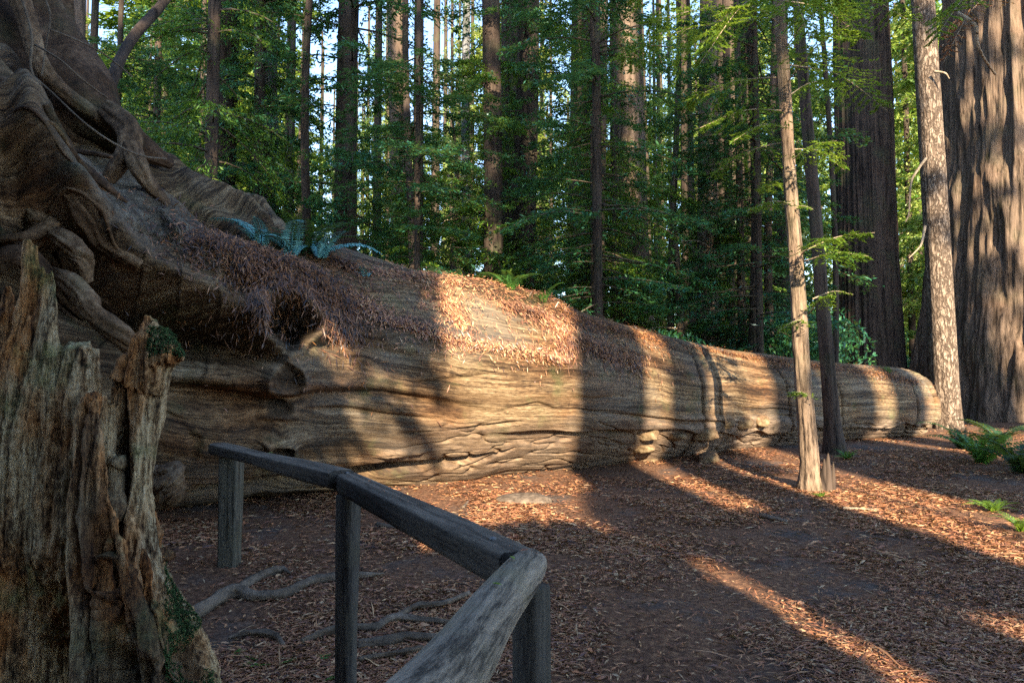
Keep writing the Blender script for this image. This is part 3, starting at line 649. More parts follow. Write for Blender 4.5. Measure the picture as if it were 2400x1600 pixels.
# moss pads on the horn and flank: tiny tufts in a mesh of their own
def tufts(P, N, r, n, rng, mat, name, parent, off):
    i = rng.randint(0, len(P), n); c = P[i] + N[i] * 0.002
    d = rng.normal(size=(n, 3)) + N[i] * 1.2; d /= np.linalg.norm(d, axis=1)[:, None]; s = np.cross(d, rng.normal(size=(n, 3))); s /= np.linalg.norm(s, axis=1)[:, None]
    L = r * (0.5 + rng.rand(n))[:, None]; V_ = np.stack([c - s * L * .3, c + s * L * .3, c + d * L], 1).reshape(-1, 3)
    return link(name, mesh_np(name, V_, np.arange(3 * n).reshape(-1, 3), mat), parent, off)
U_, W_ = project(co2)
sel = ((U_ > 345) & (U_ < 430) & (W_ > 765) & (W_ < 850) & (nn[:, 2] > 0.1)) | ((U_ > 385) & (U_ < 500) & (W_ > 1270) & (W_ < 1620) & (vnoise(co2 * 9) > 0.0) & (nn[:, 0] > 0.35))
rg = np.random.RandomState(5)
tufts(co2[sel], nn[sel], 0.007, 16000, rg, M['moss'], 'moss', stump, (-SX, -SY, 0))

# ------------------------------------------------------------------ railing
def beam(name, A, B, wdt, hgt, mat, parent, base, up=(0, 0, 1), seed=0, n=60, round_=0.012):
    """squared timber from A to B, slightly worn, local x along the beam"""
    A, B = np.asarray(A, float), np.asarray(B, float); L = np.linalg.norm(B - A); t = (B - A) / L
    sd_ = np.cross(up, t); sd_ /= np.linalg.norm(sd_); u2 = np.cross(t, sd_)
    hw, hh = wdt / 2, hgt / 2; k_ = 7
    prof = []
    for (x0, y0, x1, y1) in ((-hw, -hh, hw, -hh), (hw, -hh, hw, hh), (hw, hh, -hw, hh), (-hw, hh, -hw, -hh)):
        for f in np.linspace(0, 1, k_, endpoint=False):
            prof.append((x0 + (x1 - x0) * f, y0 + (y1 - y0) * f))
    prof = np.array(prof); mx = np.maximum(np.abs(prof[:, 0]) / hw, np.abs(prof[:, 1]) / hh)
    cn = (np.abs(prof[:, 0]) > hw * .98) & (np.abs(prof[:, 1]) > hh * .98); prof[cn] *= 1 - round_ / min(hw, hh) * 0.5
    xs = np.concatenate([[0, 0.004], np.linspace(0.01, L - 0.01, n), [L - 0.004, L]]); ns_ = len(xs); ps = len(prof)
    sc = np.ones(ns_); sc[0] = sc[-1] = 0.96; sc[1] = sc[-2] = 0.985
    Vl = np.stack([np.repeat(xs, ps).reshape(ns_, ps), prof[None, :, 0] * sc[:, None], prof[None, :, 1] * sc[:, None]], -1)
    nz = fbm(Vl * np.array([1.5, 16, 16]) + seed * 3.3, 3) * 0.006; nz2 = vnoise(Vl * np.array([0.9, 3, 3]) + seed) * 0.006
    dirp = np.concatenate([np.zeros((ps, 1)), prof / np.linalg.norm(prof, axis=1)[:, None]], 1)
    Vl = Vl + dirp[None] * (nz + nz2)[..., None]; Vl = Vl.reshape(-1, 3)
    kk = len(Vl); Vl = np.vstack([Vl, [0, 0, 0], [L, 0, 0]]); j = np.arange(ps); j2 = (j + 1) % ps
    me = mesh_np(name, Vl, [grid_faces(ns_, ps, True), np.vstack([np.stack([np.full(ps, kk), j, j2], 1), np.stack([np.full(ps, kk + 1), (ns_ - 1) * ps + j2, (ns_ - 1) * ps + j], 1)])], M[mat])
    o = link(name, me, parent); Mx = Matrix(((t[0], sd_[0], u2[0], A[0] - base[0]), (t[1], sd_[1], u2[1], A[1] - base[1]), (t[2], sd_[2], u2[2], A[2] - base[2]), (0, 0, 0, 1)))
    o.matrix_local = Mx; return o
rail = empty('railing', (-0.85, 3.5, 0)); tag(rail, 'low zigzag wooden railing of dark posts with square rails and one round pole', 'railing')
RB = np.array([-0.85, 3.5, 0])
def post(px0, px1, d, ztop, mat, yaw, name='post'):
    c0 = at((px0 + px1) / 2, 1300, d); w_ = 0.9 * (px1 - px0) / F * d / (abs(math.cos(yaw)) + abs(math.sin(yaw)))
    return beam(name, (c0[0], d, ztop), (c0[0], d, -0.15), w_, w_, mat, rail, RB, up=(math.sin(yaw), math.cos(yaw), 0), seed=px0, n=40)
post(513, 563, 5.45, 0.965, 'post_grey', 0.06)
post(783, 846, 3.5, 1.0, 'post', 0.5)
post(1184, 1304, 1.93, 1.02, 'post', 0.75)
A1, B1 = at(528, 1052, 5.52), at(800, 1122, 3.52)
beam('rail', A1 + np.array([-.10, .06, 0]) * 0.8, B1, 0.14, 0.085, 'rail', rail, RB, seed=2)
A2, B2 = at(808, 1128, 3.58), at(1192, 1322, 1.92)
t2 = (B2 - A2) / np.linalg.norm(B2 - A2)
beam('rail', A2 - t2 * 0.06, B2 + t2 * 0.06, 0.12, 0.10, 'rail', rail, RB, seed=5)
for k_, (p_, d_) in enumerate(((A1 + (B1 - A1) * .06, .043), (B1 - (B1 - A1) * .05, .043), (A2 + t2 * .05, .051), (B2 - t2 * .10, .051))):
    V_, F_ = lump((0, 0, 0), .011, k_, amp=.05, sq=(1, 1, .5), nu=8, nv=12); link('bolt', mesh_np('bolt', V_, F_, M['bark_grey'], True), rail, p_ + np.array([0, 0, d_]) - RB)
pp = [at(1246, 1322, 1.93), at(1225, 1345, 1.80), at(1150, 1440, 1.50), at(1085, 1540, 1.26), at(1010, 1640, 1.06), at(880, 1800, 0.8)]
pp = [p + np.array([0, 0, 0.0]) for p in pp]
Vt, Ft = tube(pp, [.044, .052, .057, .061, .063, .065], 48, 150, 0.07, 1.8, 3, stretch=0.1)
# local frame along the pole so that the grain follows it
pa, pb = np.array(pp[0]), np.array(pp[-1]); tx = (pb - pa) / np.linalg.norm(pb - pa); ty = np.cross([0, 0, 1], tx); ty /= np.linalg.norm(ty); tz = np.cross(tx, ty)
Rm = np.stack([tx, ty, tz], 1); Vl = (Vt - pa) @ Rm
po = link('pole', mesh_np('pole', Vl, Ft, M['pole'], True), rail)
po.matrix_local = Matrix([[*Rm[0], pa[0] - RB[0]], [*Rm[1], pa[1] - RB[1]], [*Rm[2], pa[2] - RB[2]], [0, 0, 0, 1]])

def leaf(p, L, rz, mat, label, tilt=.15):
    Vl_, Fl_ = ribbons(np.array([[0, 0, 0], [0.002, 0, .001]]), np.array([[1., 0, 0], [.9, .4, .1]]), np.array([[0, 0, 1.], [.1, 0, 1.]]), np.array([L, L * .7]), np.array([L * .45, L * .3]), .1)
    o = link('fallen_leaf', mesh_np('leaf', Vl_, Fl_, M[mat]), None, p); o.rotation_euler = (tilt, 0, rz); tag(o, label, 'leaf')
def unit(a): return a / (np.linalg.norm(a, axis=-1)[..., None] + 1e-9)
def ribbons(c, d, nrm_, L, W, bend=0.0):
    s = np.cross(d, nrm_); s /= np.linalg.norm(s, axis=1)[:, None] + 1e-9; L = L[:, None]; W = W[:, None]
    V_ = np.stack([c - d * L / 2, c + s * W / 2 + nrm_ * bend * L, c + d * L / 2, c - s * W / 2 + nrm_ * bend * L], 1).reshape(-1, 3); return V_, np.arange(4 * len(c)).reshape(-1, 4)
for t_, dx_, L_, rz_, mt_, lb_ in ((.30, .0, .028, .6, 'litter', 'small brown leaf on the round pole, farthest of the three'), (.42, -.01, .030, 1.9, 'leaf_far', 'small yellow leaf on the round pole, middle of the three'), (.66, .012, .026, 2.6, 'leaf_far', 'small yellow-green leaf on the round pole, nearest of the three')):
    C_, r_ = resample(pp, [.044, .052, .057, .061, .063, .065], 100); k_ = int(t_ * 60); leaf(C_[k_] + np.array([dx_, 0, r_[k_] * 1.04 + .004]), L_, rz_, mt_, lb_)
leaf((A1 + B1) / 2 + np.array([0, 0, .052]), .035, .4, 'leaf_far', 'small yellow leaf lying on the far rail'); leaf(A2 + (B2 - A2) * .25 + np.array([0, 0, .060]), .03, 1.2, 'litter', 'small brown leaf lying on the squared rail before the pole')
# ------------------------------------------------------------------ roots, stone and twigs on the ground
def on_ground(px, py, dz=0.0):
    d = 6.0
    for _ in range(25):
        p = at(px, py, d); zt = float(gz(p[0], p[1])); v = at(px, py, 1.0) - np.array([0, 0, EYE]); d = (zt - EYE) / v[2] if v[2] < -1e-4 else d
    p = at(px, py, d); p[2] += dz; return p
def ground_root(branches, label):
    base = on_ground(*branches[0][0][0][:2]) if False else on_ground(*branches[0][0][0]); e = None
    e = empty('surface_root', base); tag(e, label, 'root')
    for pts, rad in branches:
        P = [on_ground(*p, dz=0.024 + 0.014 * ((i_ * 37) % 5) / 5) for i_, p in enumerate(pts)]; Vt, Ft = tube(P, np.array(rad) * 1.35, 20, len(pts) * 12, 0.55, 1.8, len(pts))
        link('root_branch', mesh_np('root_branch', Vt - base, Ft, M['root_ground'], True), e)
ground_root([([(415, 1478), (470, 1440), (545, 1398), (600, 1405), (665, 1400), (730, 1368), (790, 1360), (860, 1358), (900, 1352)], [.035, .036, .034, .026, .026, .024, .024, .014, .004]),
             ([(545, 1398), (590, 1368), (630, 1352), (662, 1344), (680, 1352)], [.028, .024, .022, .02, .004])], 'forked grey root creeping over the dirt below the middle railing post')
ground_root([([(705, 1512), (760, 1492), (830, 1482), (880, 1478), (925, 1458), (1000, 1462), (1060, 1468)], [.008, .02, .018, .016, .018, .014, .01]),
             ([(925, 1458), (975, 1430), (1040, 1424), (1100, 1398)], [.015, .014, .012, .01])], 'forked grey root under the round pole, uppermost of the three there')
ground_root([([(840, 1518), (900, 1514), (950, 1506), (1010, 1506), (1060, 1510)], [.022, .024, .02, .018, .016])], 'straight grey root under the round pole, middle of the three there')
ground_root([([(840, 1556), (900, 1546), (950, 1540), (990, 1526)], [.010, .010, .010, .008])], 'thin grey root under the round pole, lowest of the three there')
ground_root([([(535, 1505), (580, 1494), (640, 1500), (665, 1520)], [.006, .014, .014, .006])], 'short pale root hump among litter right of the stump foot')
def stick(pts, r, label, mat='root_ground'):
    b = on_ground(*pts[0]); P = [on_ground(*p, dz=r * .7) for p in pts]; Vt, Ft = tube(P, np.linspace(r, r * .6, len(pts)), 8, len(pts) * 5, 0.25, 1.5, 1)
    tag(link('fallen_stick', mesh_np('stick', Vt - b, Ft, M[mat], True), None, b), label, 'stick')
stick([(885, 1233), (900, 1236), (950, 1244)], .03, 'short dark stick on the dirt beneath the second rail')
stick([(1782, 1211), (1810, 1217), (1845, 1226)], .03, 'dark grey stick lying in shade on the open forest floor')
stick([(1975, 1193), (2020, 1195), (2060, 1198)], .02, 'pale stick in the sunlit litter right of the slender trunk', 'dead_limb')
stick([(1085, 1192), (1098, 1176)], .02, 'small crooked stick beside the flat stone')
b = on_ground(1225, 1172); st = link('flat_stone', mesh_np('stone', *lump((0, 0, 0), 0.34, 4, amp=0.2, sq=(1.05, 0.7, 0.26)), M['stone'], True), None, b + np.array([0, 0, -0.01]))
tag(st, 'low flat stone half sunk in litter in front of the sunlit log', 'stone')
b = on_ground(1660, 1082); tag(link('bark_chunk', mesh_np('bark_chunk', *lump((0, 0, 0), 0.17, 8, amp=0.4, sq=(1.2, 0.8, 0.7)), M['root'], True), None, b + np.array([0, 0, .04])), 'rounded chunk of reddish bark lying at the foot of the log', 'bark chunk')

# ------------------------------------------------------------------ litter (uncountable)
def ribbons(c, d, nrm_, L, W, bend=0.0):
    """diamond slivers centred at c along d"""
    s = np.cross(d, nrm_); s /= np.linalg.norm(s, axis=1)[:, None] + 1e-9
    L = L[:, None]; W = W[:, None]
    V_ = np.stack([c - d * L / 2, c + s * W / 2 + nrm_ * bend * L, c + d * L / 2, c - s * W / 2 + nrm_ * bend * L], 1).reshape(-1, 3)
    n = len(c); return V_, np.arange(4 * n).reshape(n, 4)
def unit(a): return a / (np.linalg.norm(a, axis=-1)[..., None] + 1e-9)
rl = np.random.RandomState(21)
def floor_litter(n, dmin, dmax, Lm, Wm, seed):
    r = np.random.RandomState(seed); d = dmin * (dmax / dmin) ** r.rand(n * 2); u = (r.rand(n * 2) - 0.5) * 1.66
    x = u * d; y = d
    dens = fbm(np.stack([x * 0.9, y * 0.9, 0 * x + 2], -1), 4)
    keep = r.rand(n * 2) < np.clip(0.62 + 2.2 * dens, 0.06, 1); x, y = x[keep][:n], y[keep][:n]; m_ = len(x)
    a = r.rand(m_) * 2 * np.pi; dr = unit(np.stack([np.cos(a), np.sin(a), r.normal(size=m_) * 0.14], -1)); nr = unit(np.stack([r.normal(size=m_) * .35, r.normal(size=m_) * .35, np.ones(m_)], -1))
    L = Lm * (0.4 + r.rand(m_) * 1.2); W = Wm * (0.5 + r.rand(m_))
    c = np.stack([x, y, gz(x, y) + 0.006 + r.rand(m_) * 0.014], -1); return ribbons(c, dr, nr, L, W, 0.06)
lg = Geo()
lg.add(*floor_litter(60000, 1.3, 4.5, 0.045, 0.0065, 1)); lg.add(*floor_litter(130000, 2.6, 10, 0.055, 0.0095, 2)); lg.add(*floor_litter(90000, 6, 20, 0.085, 0.017, 3)); lg.add(*floor_litter(5000, 1.3, 12, 0.05, 0.026, 4)); lg.add(*floor_litter(900, 1.5, 14, 0.30, 0.008, 5))
lt = link('leaf_litter', lg.mesh('leaf_litter', M['litter'])); tag(lt, 'brown fallen redwood needles and leaves covering the ground', 'leaf litter', kind='stuff')

for k_, (px, py) in enumerate(((545, 1545), (575, 1560), (610, 1552), (640, 1560), (690, 1548), (735, 1545), (790, 1585))):
    b_ = on_ground(px, py, .015); r_ = np.random.RandomState(k_); n_ = 46; t_ = r_.rand(n_); a_ = r_.rand() * 6.28; ax = np.array([math.cos(a_), math.sin(a_), .1]); sd_ = np.array([-math.sin(a_), math.cos(a_), .2])
    sg_ = np.where(r_.rand(n_) < .5, -1, 1)[:, None]; o = link('green_sprig', mesh_np('sprig', *ribbons(ax * (t_ * .09)[:, None] + sd_ * sg_ * .012, unit(sd_ * sg_ + ax * .5), np.tile([0, 0, 1.], (n_, 1)), np.full(n_, .026), np.full(n_, .006)), M['fern_green']), None, b_)
    tag(o, 'small fallen green needle sprig among brown litter beside the stump foot', 'sprig', 'green sprigs beside the stump foot')
def log_litter(paths, name, mat, label):
    gl = Geo(); r = np.random.RandomState(9)
    for pts, n, spread, hang, L0 in paths:
        q = poly_st(pts); t = r.rand(n) * (len(q) - 1); i = t.astype(int); f = t - i
        sp_ = spread * (0.35 + 2.2 * r.rand(n) ** 3) * (0.55 + 0.9 * (1 + vnoise(np.stack([t * 3.1, 0 * t, 0 * t + n], -1))))
        s = q[i, 0] * (1 - f) + q[i + 1, 0] * f + r.normal(size=n) * sp_; R_ = axis_s(s)[:, 3]
        th = q[i, 1] * (1 - f) + q[i + 1, 1] * f + r.normal(size=n) * sp_ / R_
        P, N_ = log_surf(np.clip(s, 0.05, SL - 0.05), np.clip(th, -1.2, 2.1), 0.01 + r.rand(n) ** 3 * 0.06)
        down = np.array([0, 0, -1.0]); tg = unit(down - N_ * (N_ @ down)[:, None])
        dr = unit(tg * hang * (0.4 + r.rand(n))[:, None] + r.normal(size=(n, 3)) * 0.7); dr = unit(dr - N_ * (dr * N_).sum(1)[:, None] * 0.75)
        c = P + dr * (0.5 * L0 * r.rand(n))[:, None]
        gl.add(*ribbons(c, dr, unit(N_ + r.normal(size=(n, 3)) * .4), L0 * (0.3 + r.rand(n) * 0.9), 0.006 + 0.011 * r.rand(n)))
    o = link(name, gl.mesh(name, mat)); tag(o, label, 'needle litter', kind='stuff'); return o
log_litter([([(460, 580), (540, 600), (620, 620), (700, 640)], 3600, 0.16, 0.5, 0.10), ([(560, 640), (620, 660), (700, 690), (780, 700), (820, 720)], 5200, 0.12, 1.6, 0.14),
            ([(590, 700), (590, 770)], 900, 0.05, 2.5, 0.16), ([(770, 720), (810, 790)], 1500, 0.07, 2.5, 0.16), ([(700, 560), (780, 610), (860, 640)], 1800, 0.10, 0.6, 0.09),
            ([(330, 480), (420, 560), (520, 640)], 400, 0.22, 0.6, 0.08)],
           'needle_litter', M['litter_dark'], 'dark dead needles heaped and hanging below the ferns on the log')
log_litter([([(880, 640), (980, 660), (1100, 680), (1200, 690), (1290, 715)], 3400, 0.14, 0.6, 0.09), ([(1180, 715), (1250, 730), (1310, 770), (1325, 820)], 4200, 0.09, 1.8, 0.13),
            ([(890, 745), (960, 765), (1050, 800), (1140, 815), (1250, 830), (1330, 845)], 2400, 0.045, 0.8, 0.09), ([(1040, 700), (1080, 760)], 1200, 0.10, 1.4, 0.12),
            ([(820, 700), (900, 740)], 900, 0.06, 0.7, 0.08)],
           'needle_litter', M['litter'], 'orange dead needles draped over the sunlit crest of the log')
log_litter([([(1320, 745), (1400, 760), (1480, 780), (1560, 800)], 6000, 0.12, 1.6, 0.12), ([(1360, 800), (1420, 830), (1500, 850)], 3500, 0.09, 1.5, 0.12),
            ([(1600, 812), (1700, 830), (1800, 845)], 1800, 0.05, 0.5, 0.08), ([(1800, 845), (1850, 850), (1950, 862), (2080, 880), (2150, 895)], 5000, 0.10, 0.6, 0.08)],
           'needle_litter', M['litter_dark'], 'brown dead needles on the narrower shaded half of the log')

# ------------------------------------------------------------------ ferns
def frond_mesh(name, L, mat, rng, pn=26, pw=0.16, arch=0.9, pin_w=0.10):
    n = pn; t = np.linspace(0.12, 1, n)
    ang = R(75) - arch * t * R(95); dx = np.cumsum(np.cos(ang)) * L / n; dz = np.cumsum(np.sin(ang)) * L / n
    c = np.stack([dx, 0 * dx, dz], -1); T = unit(np.gradient(c, axis=0)); w_ = L * pw * np.sin(np.pi * np.clip(t, 0, 1) ** 0.75) ** 0.8 + 0.004
    g_ = Geo(); side = np.array([0, 1.0, 0])
    for sg_ in (-1, 1):
        d = unit(side * sg_ + T * 0.25 + np.array([0, 0, -0.15]) + rng.normal(size=(n, 3)) * 0.06); up_ = unit(np.cross(T, d) * sg_)
        cc = c + d * (w_ / 2)[:, None]; g_.add(*ribbons(cc, d, up_, w_, np.full(n, L * pin_w * 0.42) * (0.35 + 0.65 * (w_ / w_.max()))))
    cs = np.vstack([[0, 0, 0], c]); Vt, Ft = tube(cs[::3], np.linspace(0.006, 0.0015, len(cs[::3])), 4, 14); g_.add(Vt, Ft)
    return g_.mesh(name, mat)
FR = {}
rf = np.random.RandomState(4)
for key, L, arch in (('fern_green', 0.75, 0.9), ('fern_blue', 0.5, 1.25), ('fern_dark', 0.8, 1.0), ('leaf_bright', 0.5, 0.9)):
    FR[key] = [frond_mesh('frond', L * (0.8 + 0.2 * k_), M[key], rf, arch=(1.0 if key == 'fern_blue' else arch) * (0.85 + 0.15 * k_)) for k_ in range(3)]
def fern(P, label, key='fern_green', n=12, size=1.0, group=None, az=(0, 360), tilt=None):
    e = empty('fern', P); tag(e, label, 'fern', group)
    for k_ in range(n):
        a = R(az[0] + (az[1] - az[0]) * (k_ + rf.rand() * .6) / n)
        o = link('frond', FR[key][k_ % 3], e); o.rotation_euler = (rf.normal() * .15, (rf.rand() - 0.6) * 0.5, a); s_ = size * (0.7 + 0.5 * rf.rand()); o.scale = (s_, s_, s_)
    return e
def on_log(px, py, off=0.0):
    s0, t0 = lookup(px, py); P, n_ = log_surf(np.array(s0), np.array(t0), off); return P
def fernlog(px, py, *a, **k_):
    up_ = 0.10 if 'blue-green sword' in a[0] else -0.02
    return fern(on_log(px, py, up_), *a, **k_)
fernlog(612, 585, 'blue-green sword fern growing from the litter heap on the log, leftmost fern', 'fern_blue', 6, 1.3, az=(100, 330))
fernlog(680, 602, 'blue-green sword fern on the litter heap, second fern from the left', 'fern_blue', 6, 1.35, az=(60, 340))
fernlog(748, 622, 'blue-green sword fern with arching fronds on the log crest, third fern from the left', 'fern_blue', 6, 1.35, az=(-80, 150))
fernlog(720, 596, 'dark sparse fern standing behind the blue-green fronds', 'fern_dark', 9, 1.1)
fernlog(860, 650, 'small blue-green fern tip drooping on the log crest', 'fern_blue', 3, 0.6)
fernlog(1195, 690, 'yellow-green sword fern upright on the sunlit log crest', 'fern_green', 12, 0.8)
fernlog(1275, 715, 'small thin fern at the right end of the sunlit log crest', 'fern_green', 6, 0.6)
fern(at(925, 700, 12.6) * np.array([1, 1, 0]) + np.array([0, 0, 2.35]), 'large dull green fern clump rising behind the log', 'fern_green', 14, 1.1)
fernlog(2085, 872, 'tiny leafy seedling on the far part of the log', 'fern_green', 5, 0.4)
for px, py, s_, key, lab in ((2300, 1085, 1.25, 'fern_green', 'bright green sword fern arching at the right edge of the path'), (2395, 1110, 1.3, 'fern_dark', 'dark fern at the right edge below the great trunk'),
                             (2255, 1050, 1.0, 'fern_dark', 'dark fern clump at the foot of the great redwood, its left side'),
                             (2340, 1040, 1.2, 'fern_dark', 'dark fern clump against the great redwood, its right side'), 
                             (2330, 1200, 0.6, 'leaf_bright', 'small bright green seedling lit by sun at the right edge'), (2395, 1245, 0.6, 'leaf_bright', 'bright yellow-green seedling lowest on the right edge'),
                             (1925, 1165, 0.30, 'leaf_bright', 'small green sprouts at the foot of the slender trunk'), (1985, 1075, 0.4, 'fern_green', 'low green sprouts behind the slender trunk')):
    fern(on_ground(px, py, -0.01), lab, key, 12, s_)

# ------------------------------------------------------------------ trees
def trunk_mesh(name, r, h, mat, rng, segs=28, nz=60, flare=0.35, furrow=0.05, nfur=None, lean=(0, 0), bend=0.0, taper=0.55, z0=-0.3):
    z = z0 + (h - z0) * np.linspace(0, 1, nz) ** 1.6; th = np.linspace(0, 2 * np.pi, segs, endpoint=False); sd_ = rng.rand() * 50
    rad = r * (1 - taper * np.clip(z, 0, h) / h) * (1 + flare * np.exp(-np.clip(z, 0, 99) / (1.6 * r + .25)))
    nf = nfur or 3.0
    Z, TH = np.meshgrid(z, th, indexing='ij'); q = np.stack([np.cos(TH) * nf, np.sin(TH) * nf, Z * (0.16 if r < 2 else 0.34) + sd_], -1)
    fr = fbm(q, 3, True) * furrow; big = 0.07 * fbm(np.stack([np.cos(TH) * 1.1, np.sin(TH) * 1.1, Z * 0.12 + sd_], -1), 2)
    fl = flare * np.exp(-np.clip(Z, 0, 99) / (1.6 * r + .25)) * 0.8 * fbm(np.stack([np.cos(TH) * 2.2, np.sin(TH) * 2.2, 0 * Z + sd_], -1), 2)
    rr = rad[:, None] * (1 + fr + big + fl)
    cx = lean[0] * z + bend * np.sin(z / h * 7 + sd_); cy_ = lean[1] * z + bend * np.cos(z / h * 5 + sd_)
    V_ = np.stack([cx[:, None] + rr * np.cos(TH), cy_[:, None] + rr * np.sin(TH), Z], -1).reshape(-1, 3)
    k_ = len(V_); V_ = np.vstack([V_, [cx[-1], cy_[-1], h]]); j = np.arange(segs)
    top = np.stack([np.full(segs, k_), (nz - 1) * segs + j, (nz - 1) * segs + (j + 1) % segs], 1)
    return mesh_np(name, V_, [grid_faces(nz, segs, True)[:, ::-1], top], mat, True)

def crown_geo(rng, z0, z1, rad, nb, per, leafL, leafW, droop=0.35, shape=0.6, lean=(0, 0), tw=0.55, start=0.12):
    """branches with flat drooping sprays; returns leaf geometry and limb geometry"""
    z = z0 + (z1 - z0) * rng.rand(nb); az = rng.rand(nb) * 2 * np.pi
    f = (z - z0) / (z1 - z0); L = rad * (1 - f * shape) * (0.45 + 0.65 * rng.rand(nb)) * np.clip(0.35 + f * 4, 0, 1)
    h = np.stack([np.cos(az), np.sin(az), 0 * az], -1)
    nl = (per * L / rad).astype(int) + 6; bi = np.repeat(np.arange(nb), nl); m_ = len(bi)
    t = start + (1 - start) * rng.rand(m_) ** 0.75
    dr = droop * (0.6 + 0.8 * rng.rand(nb)); rise = 0.15 * rng.normal(size=nb)
    def bp(t_, b_): return np.stack([lean[0] * z[b_], lean[1] * z[b_], z[b_]], -1) + h[b_] * (L[b_] * t_)[:, None] + np.array([0, 0, 1.0]) * ((rise[b_] * t_ - dr[b_] * t_ ** 2) * L[b_])[:, None]
    P = bp(t, bi); sgn = np.where(rng.rand(m_) < .5, -1, 1)
    side = np.stack([-h[bi, 1], h[bi, 0], 0 * t], -1) * sgn[:, None]
    # leaves gather on side twigs: quantise t into twigs
    ntw = 14; tq = np.round(t * ntw) / ntw; P = bp(tq, bi)
    hsh = _h((bi * 131 + (tq * ntw).astype(int) * 7 + (sgn + 1)), bi * 0 + 3, bi * 0)
    td = unit(side * 0.9 + h[bi] * 0.55 + np.array([0, 0, -1.0]) * (0.25 + 0.45 * np.abs(hsh))[:, None] + np.stack([0.3 * hsh, 0 * hsh, 0.3 * _h(bi * 77 + (tq * ntw).astype(int), bi * 0, bi * 0)], -1))
    tl = tw * L[bi] * (1.1 - 0.8 * tq) * (0.4 + 0.6 * np.abs(hsh)); q_ = rng.rand(m_)
    c = P + td * (tl * q_)[:, None] + rng.normal(size=(m_, 3)) * leafL * 0.3
    s2 = np.where(rng.rand(m_) < .5, -1, 1)[:, None]; up_ = unit(np.array([0, 0, 1.0]) + rng.normal(size=(m_, 3)) * .45)
    d = unit(td * 0.8 + np.cross(td, up_) * s2 * 0.7 + rng.normal(size=(m_, 3)) * .3)
    Vl, Fl = ribbons(c, d, up_, leafL * (0.5 + rng.rand(m_)), leafW * (0.6 + 0.8 * rng.rand(m_)))
    lg_ = Geo()
    for b_ in range(nb):
        tt_ = np.linspace(0, 0.95, 5); bb = np.full(5, b_); pts = bp(tt_, bb); r0 = 0.010 + 0.010 * L[b_]
        lg_.add(*tube(pts, np.linspace(r0, r0 * .25, 5), 4, 6))
    return Vl, Fl, lg_
def crown_pair(name, mat, *a, **k_):
    Vl, Fl, lg_ = crown_geo(*a, **k_); return mesh_np(name, Vl, Fl, mat), lg_.mesh(name + '_limbs', M['limb'])

rt = np.random.RandomState(12)
# crown libraries (shared mesh data)
MID = [crown_pair('crown', M[('leaf', 'leaf_teal', 'leaf', 'leaf')[k_]], rt, (2.0, 3.5, 5.0, 0.8)[k_], (17, 21, 24, 13)[k_], (3.2, 3.8, 4.2, 3.0)[k_], (75, 88, 92, 62)[k_], 430, 0.17, 0.05, 0.35, 0.35) for k_ in range(4)]
FAR = [crown_pair('crown', M[('leaf_far', 'leaf_far', 'leaf')[k_]], rt, (1, 3, 2)[k_], 40, 4.6, 130, 230, 0.42, 0.15, 0.3, 0.45) for k_ in range(3)]
FAR.append(crown_pair('crown', M['leaf_far'], rt, 2, 42, 4.6, 80, 110, 0.34, 0.13, 0.3, 0.45))
FAR.append(crown_pair('crown', M['leaf_far'], rt, 0.5, 34, 4.8, 130, 240, 0.40, 0.15, 0.3, 0.2))
TRK = [trunk_mesh('trunk', 0.5, 48, M['bark_dark'], rt, 24, 50, 0.4, 0.06), trunk_mesh('trunk', 0.5, 48, M['bark_red'], rt, 24, 50, 0.35, 0.05), trunk_mesh('trunk', 0.5, 48, M['bark_grey'], rt, 24, 50, 0.3, 0.05)]

last = [None]
def tree(x, y, r, label, group=None, cat='redwood tree', trunk_me=None, crown=None, s=1.0, rot=0.0, lean=(0, 0), h=1.0, name='redwood_tree', z=None, limbs=True):
    zz = float(gz(x, y)) if z is None else z
    e = empty(name, (x, y, zz), rot); tag(e, label, cat, group)
    if lean != (0, 0): e.rotation_euler = (lean[1], lean[0], rot)
    if trunk_me is not None:
        o = link('trunk', trunk_me, e)
        if r: o.scale = (r / 0.5, r / 0.5, h)
    if crown is not None:
        c = link('crown', crown[0], e); c.scale = (s, s, h)
        if limbs: l_ = link('limbs', crown[1], e); l_.scale = (s, s, h)
    last[0] = e; return e

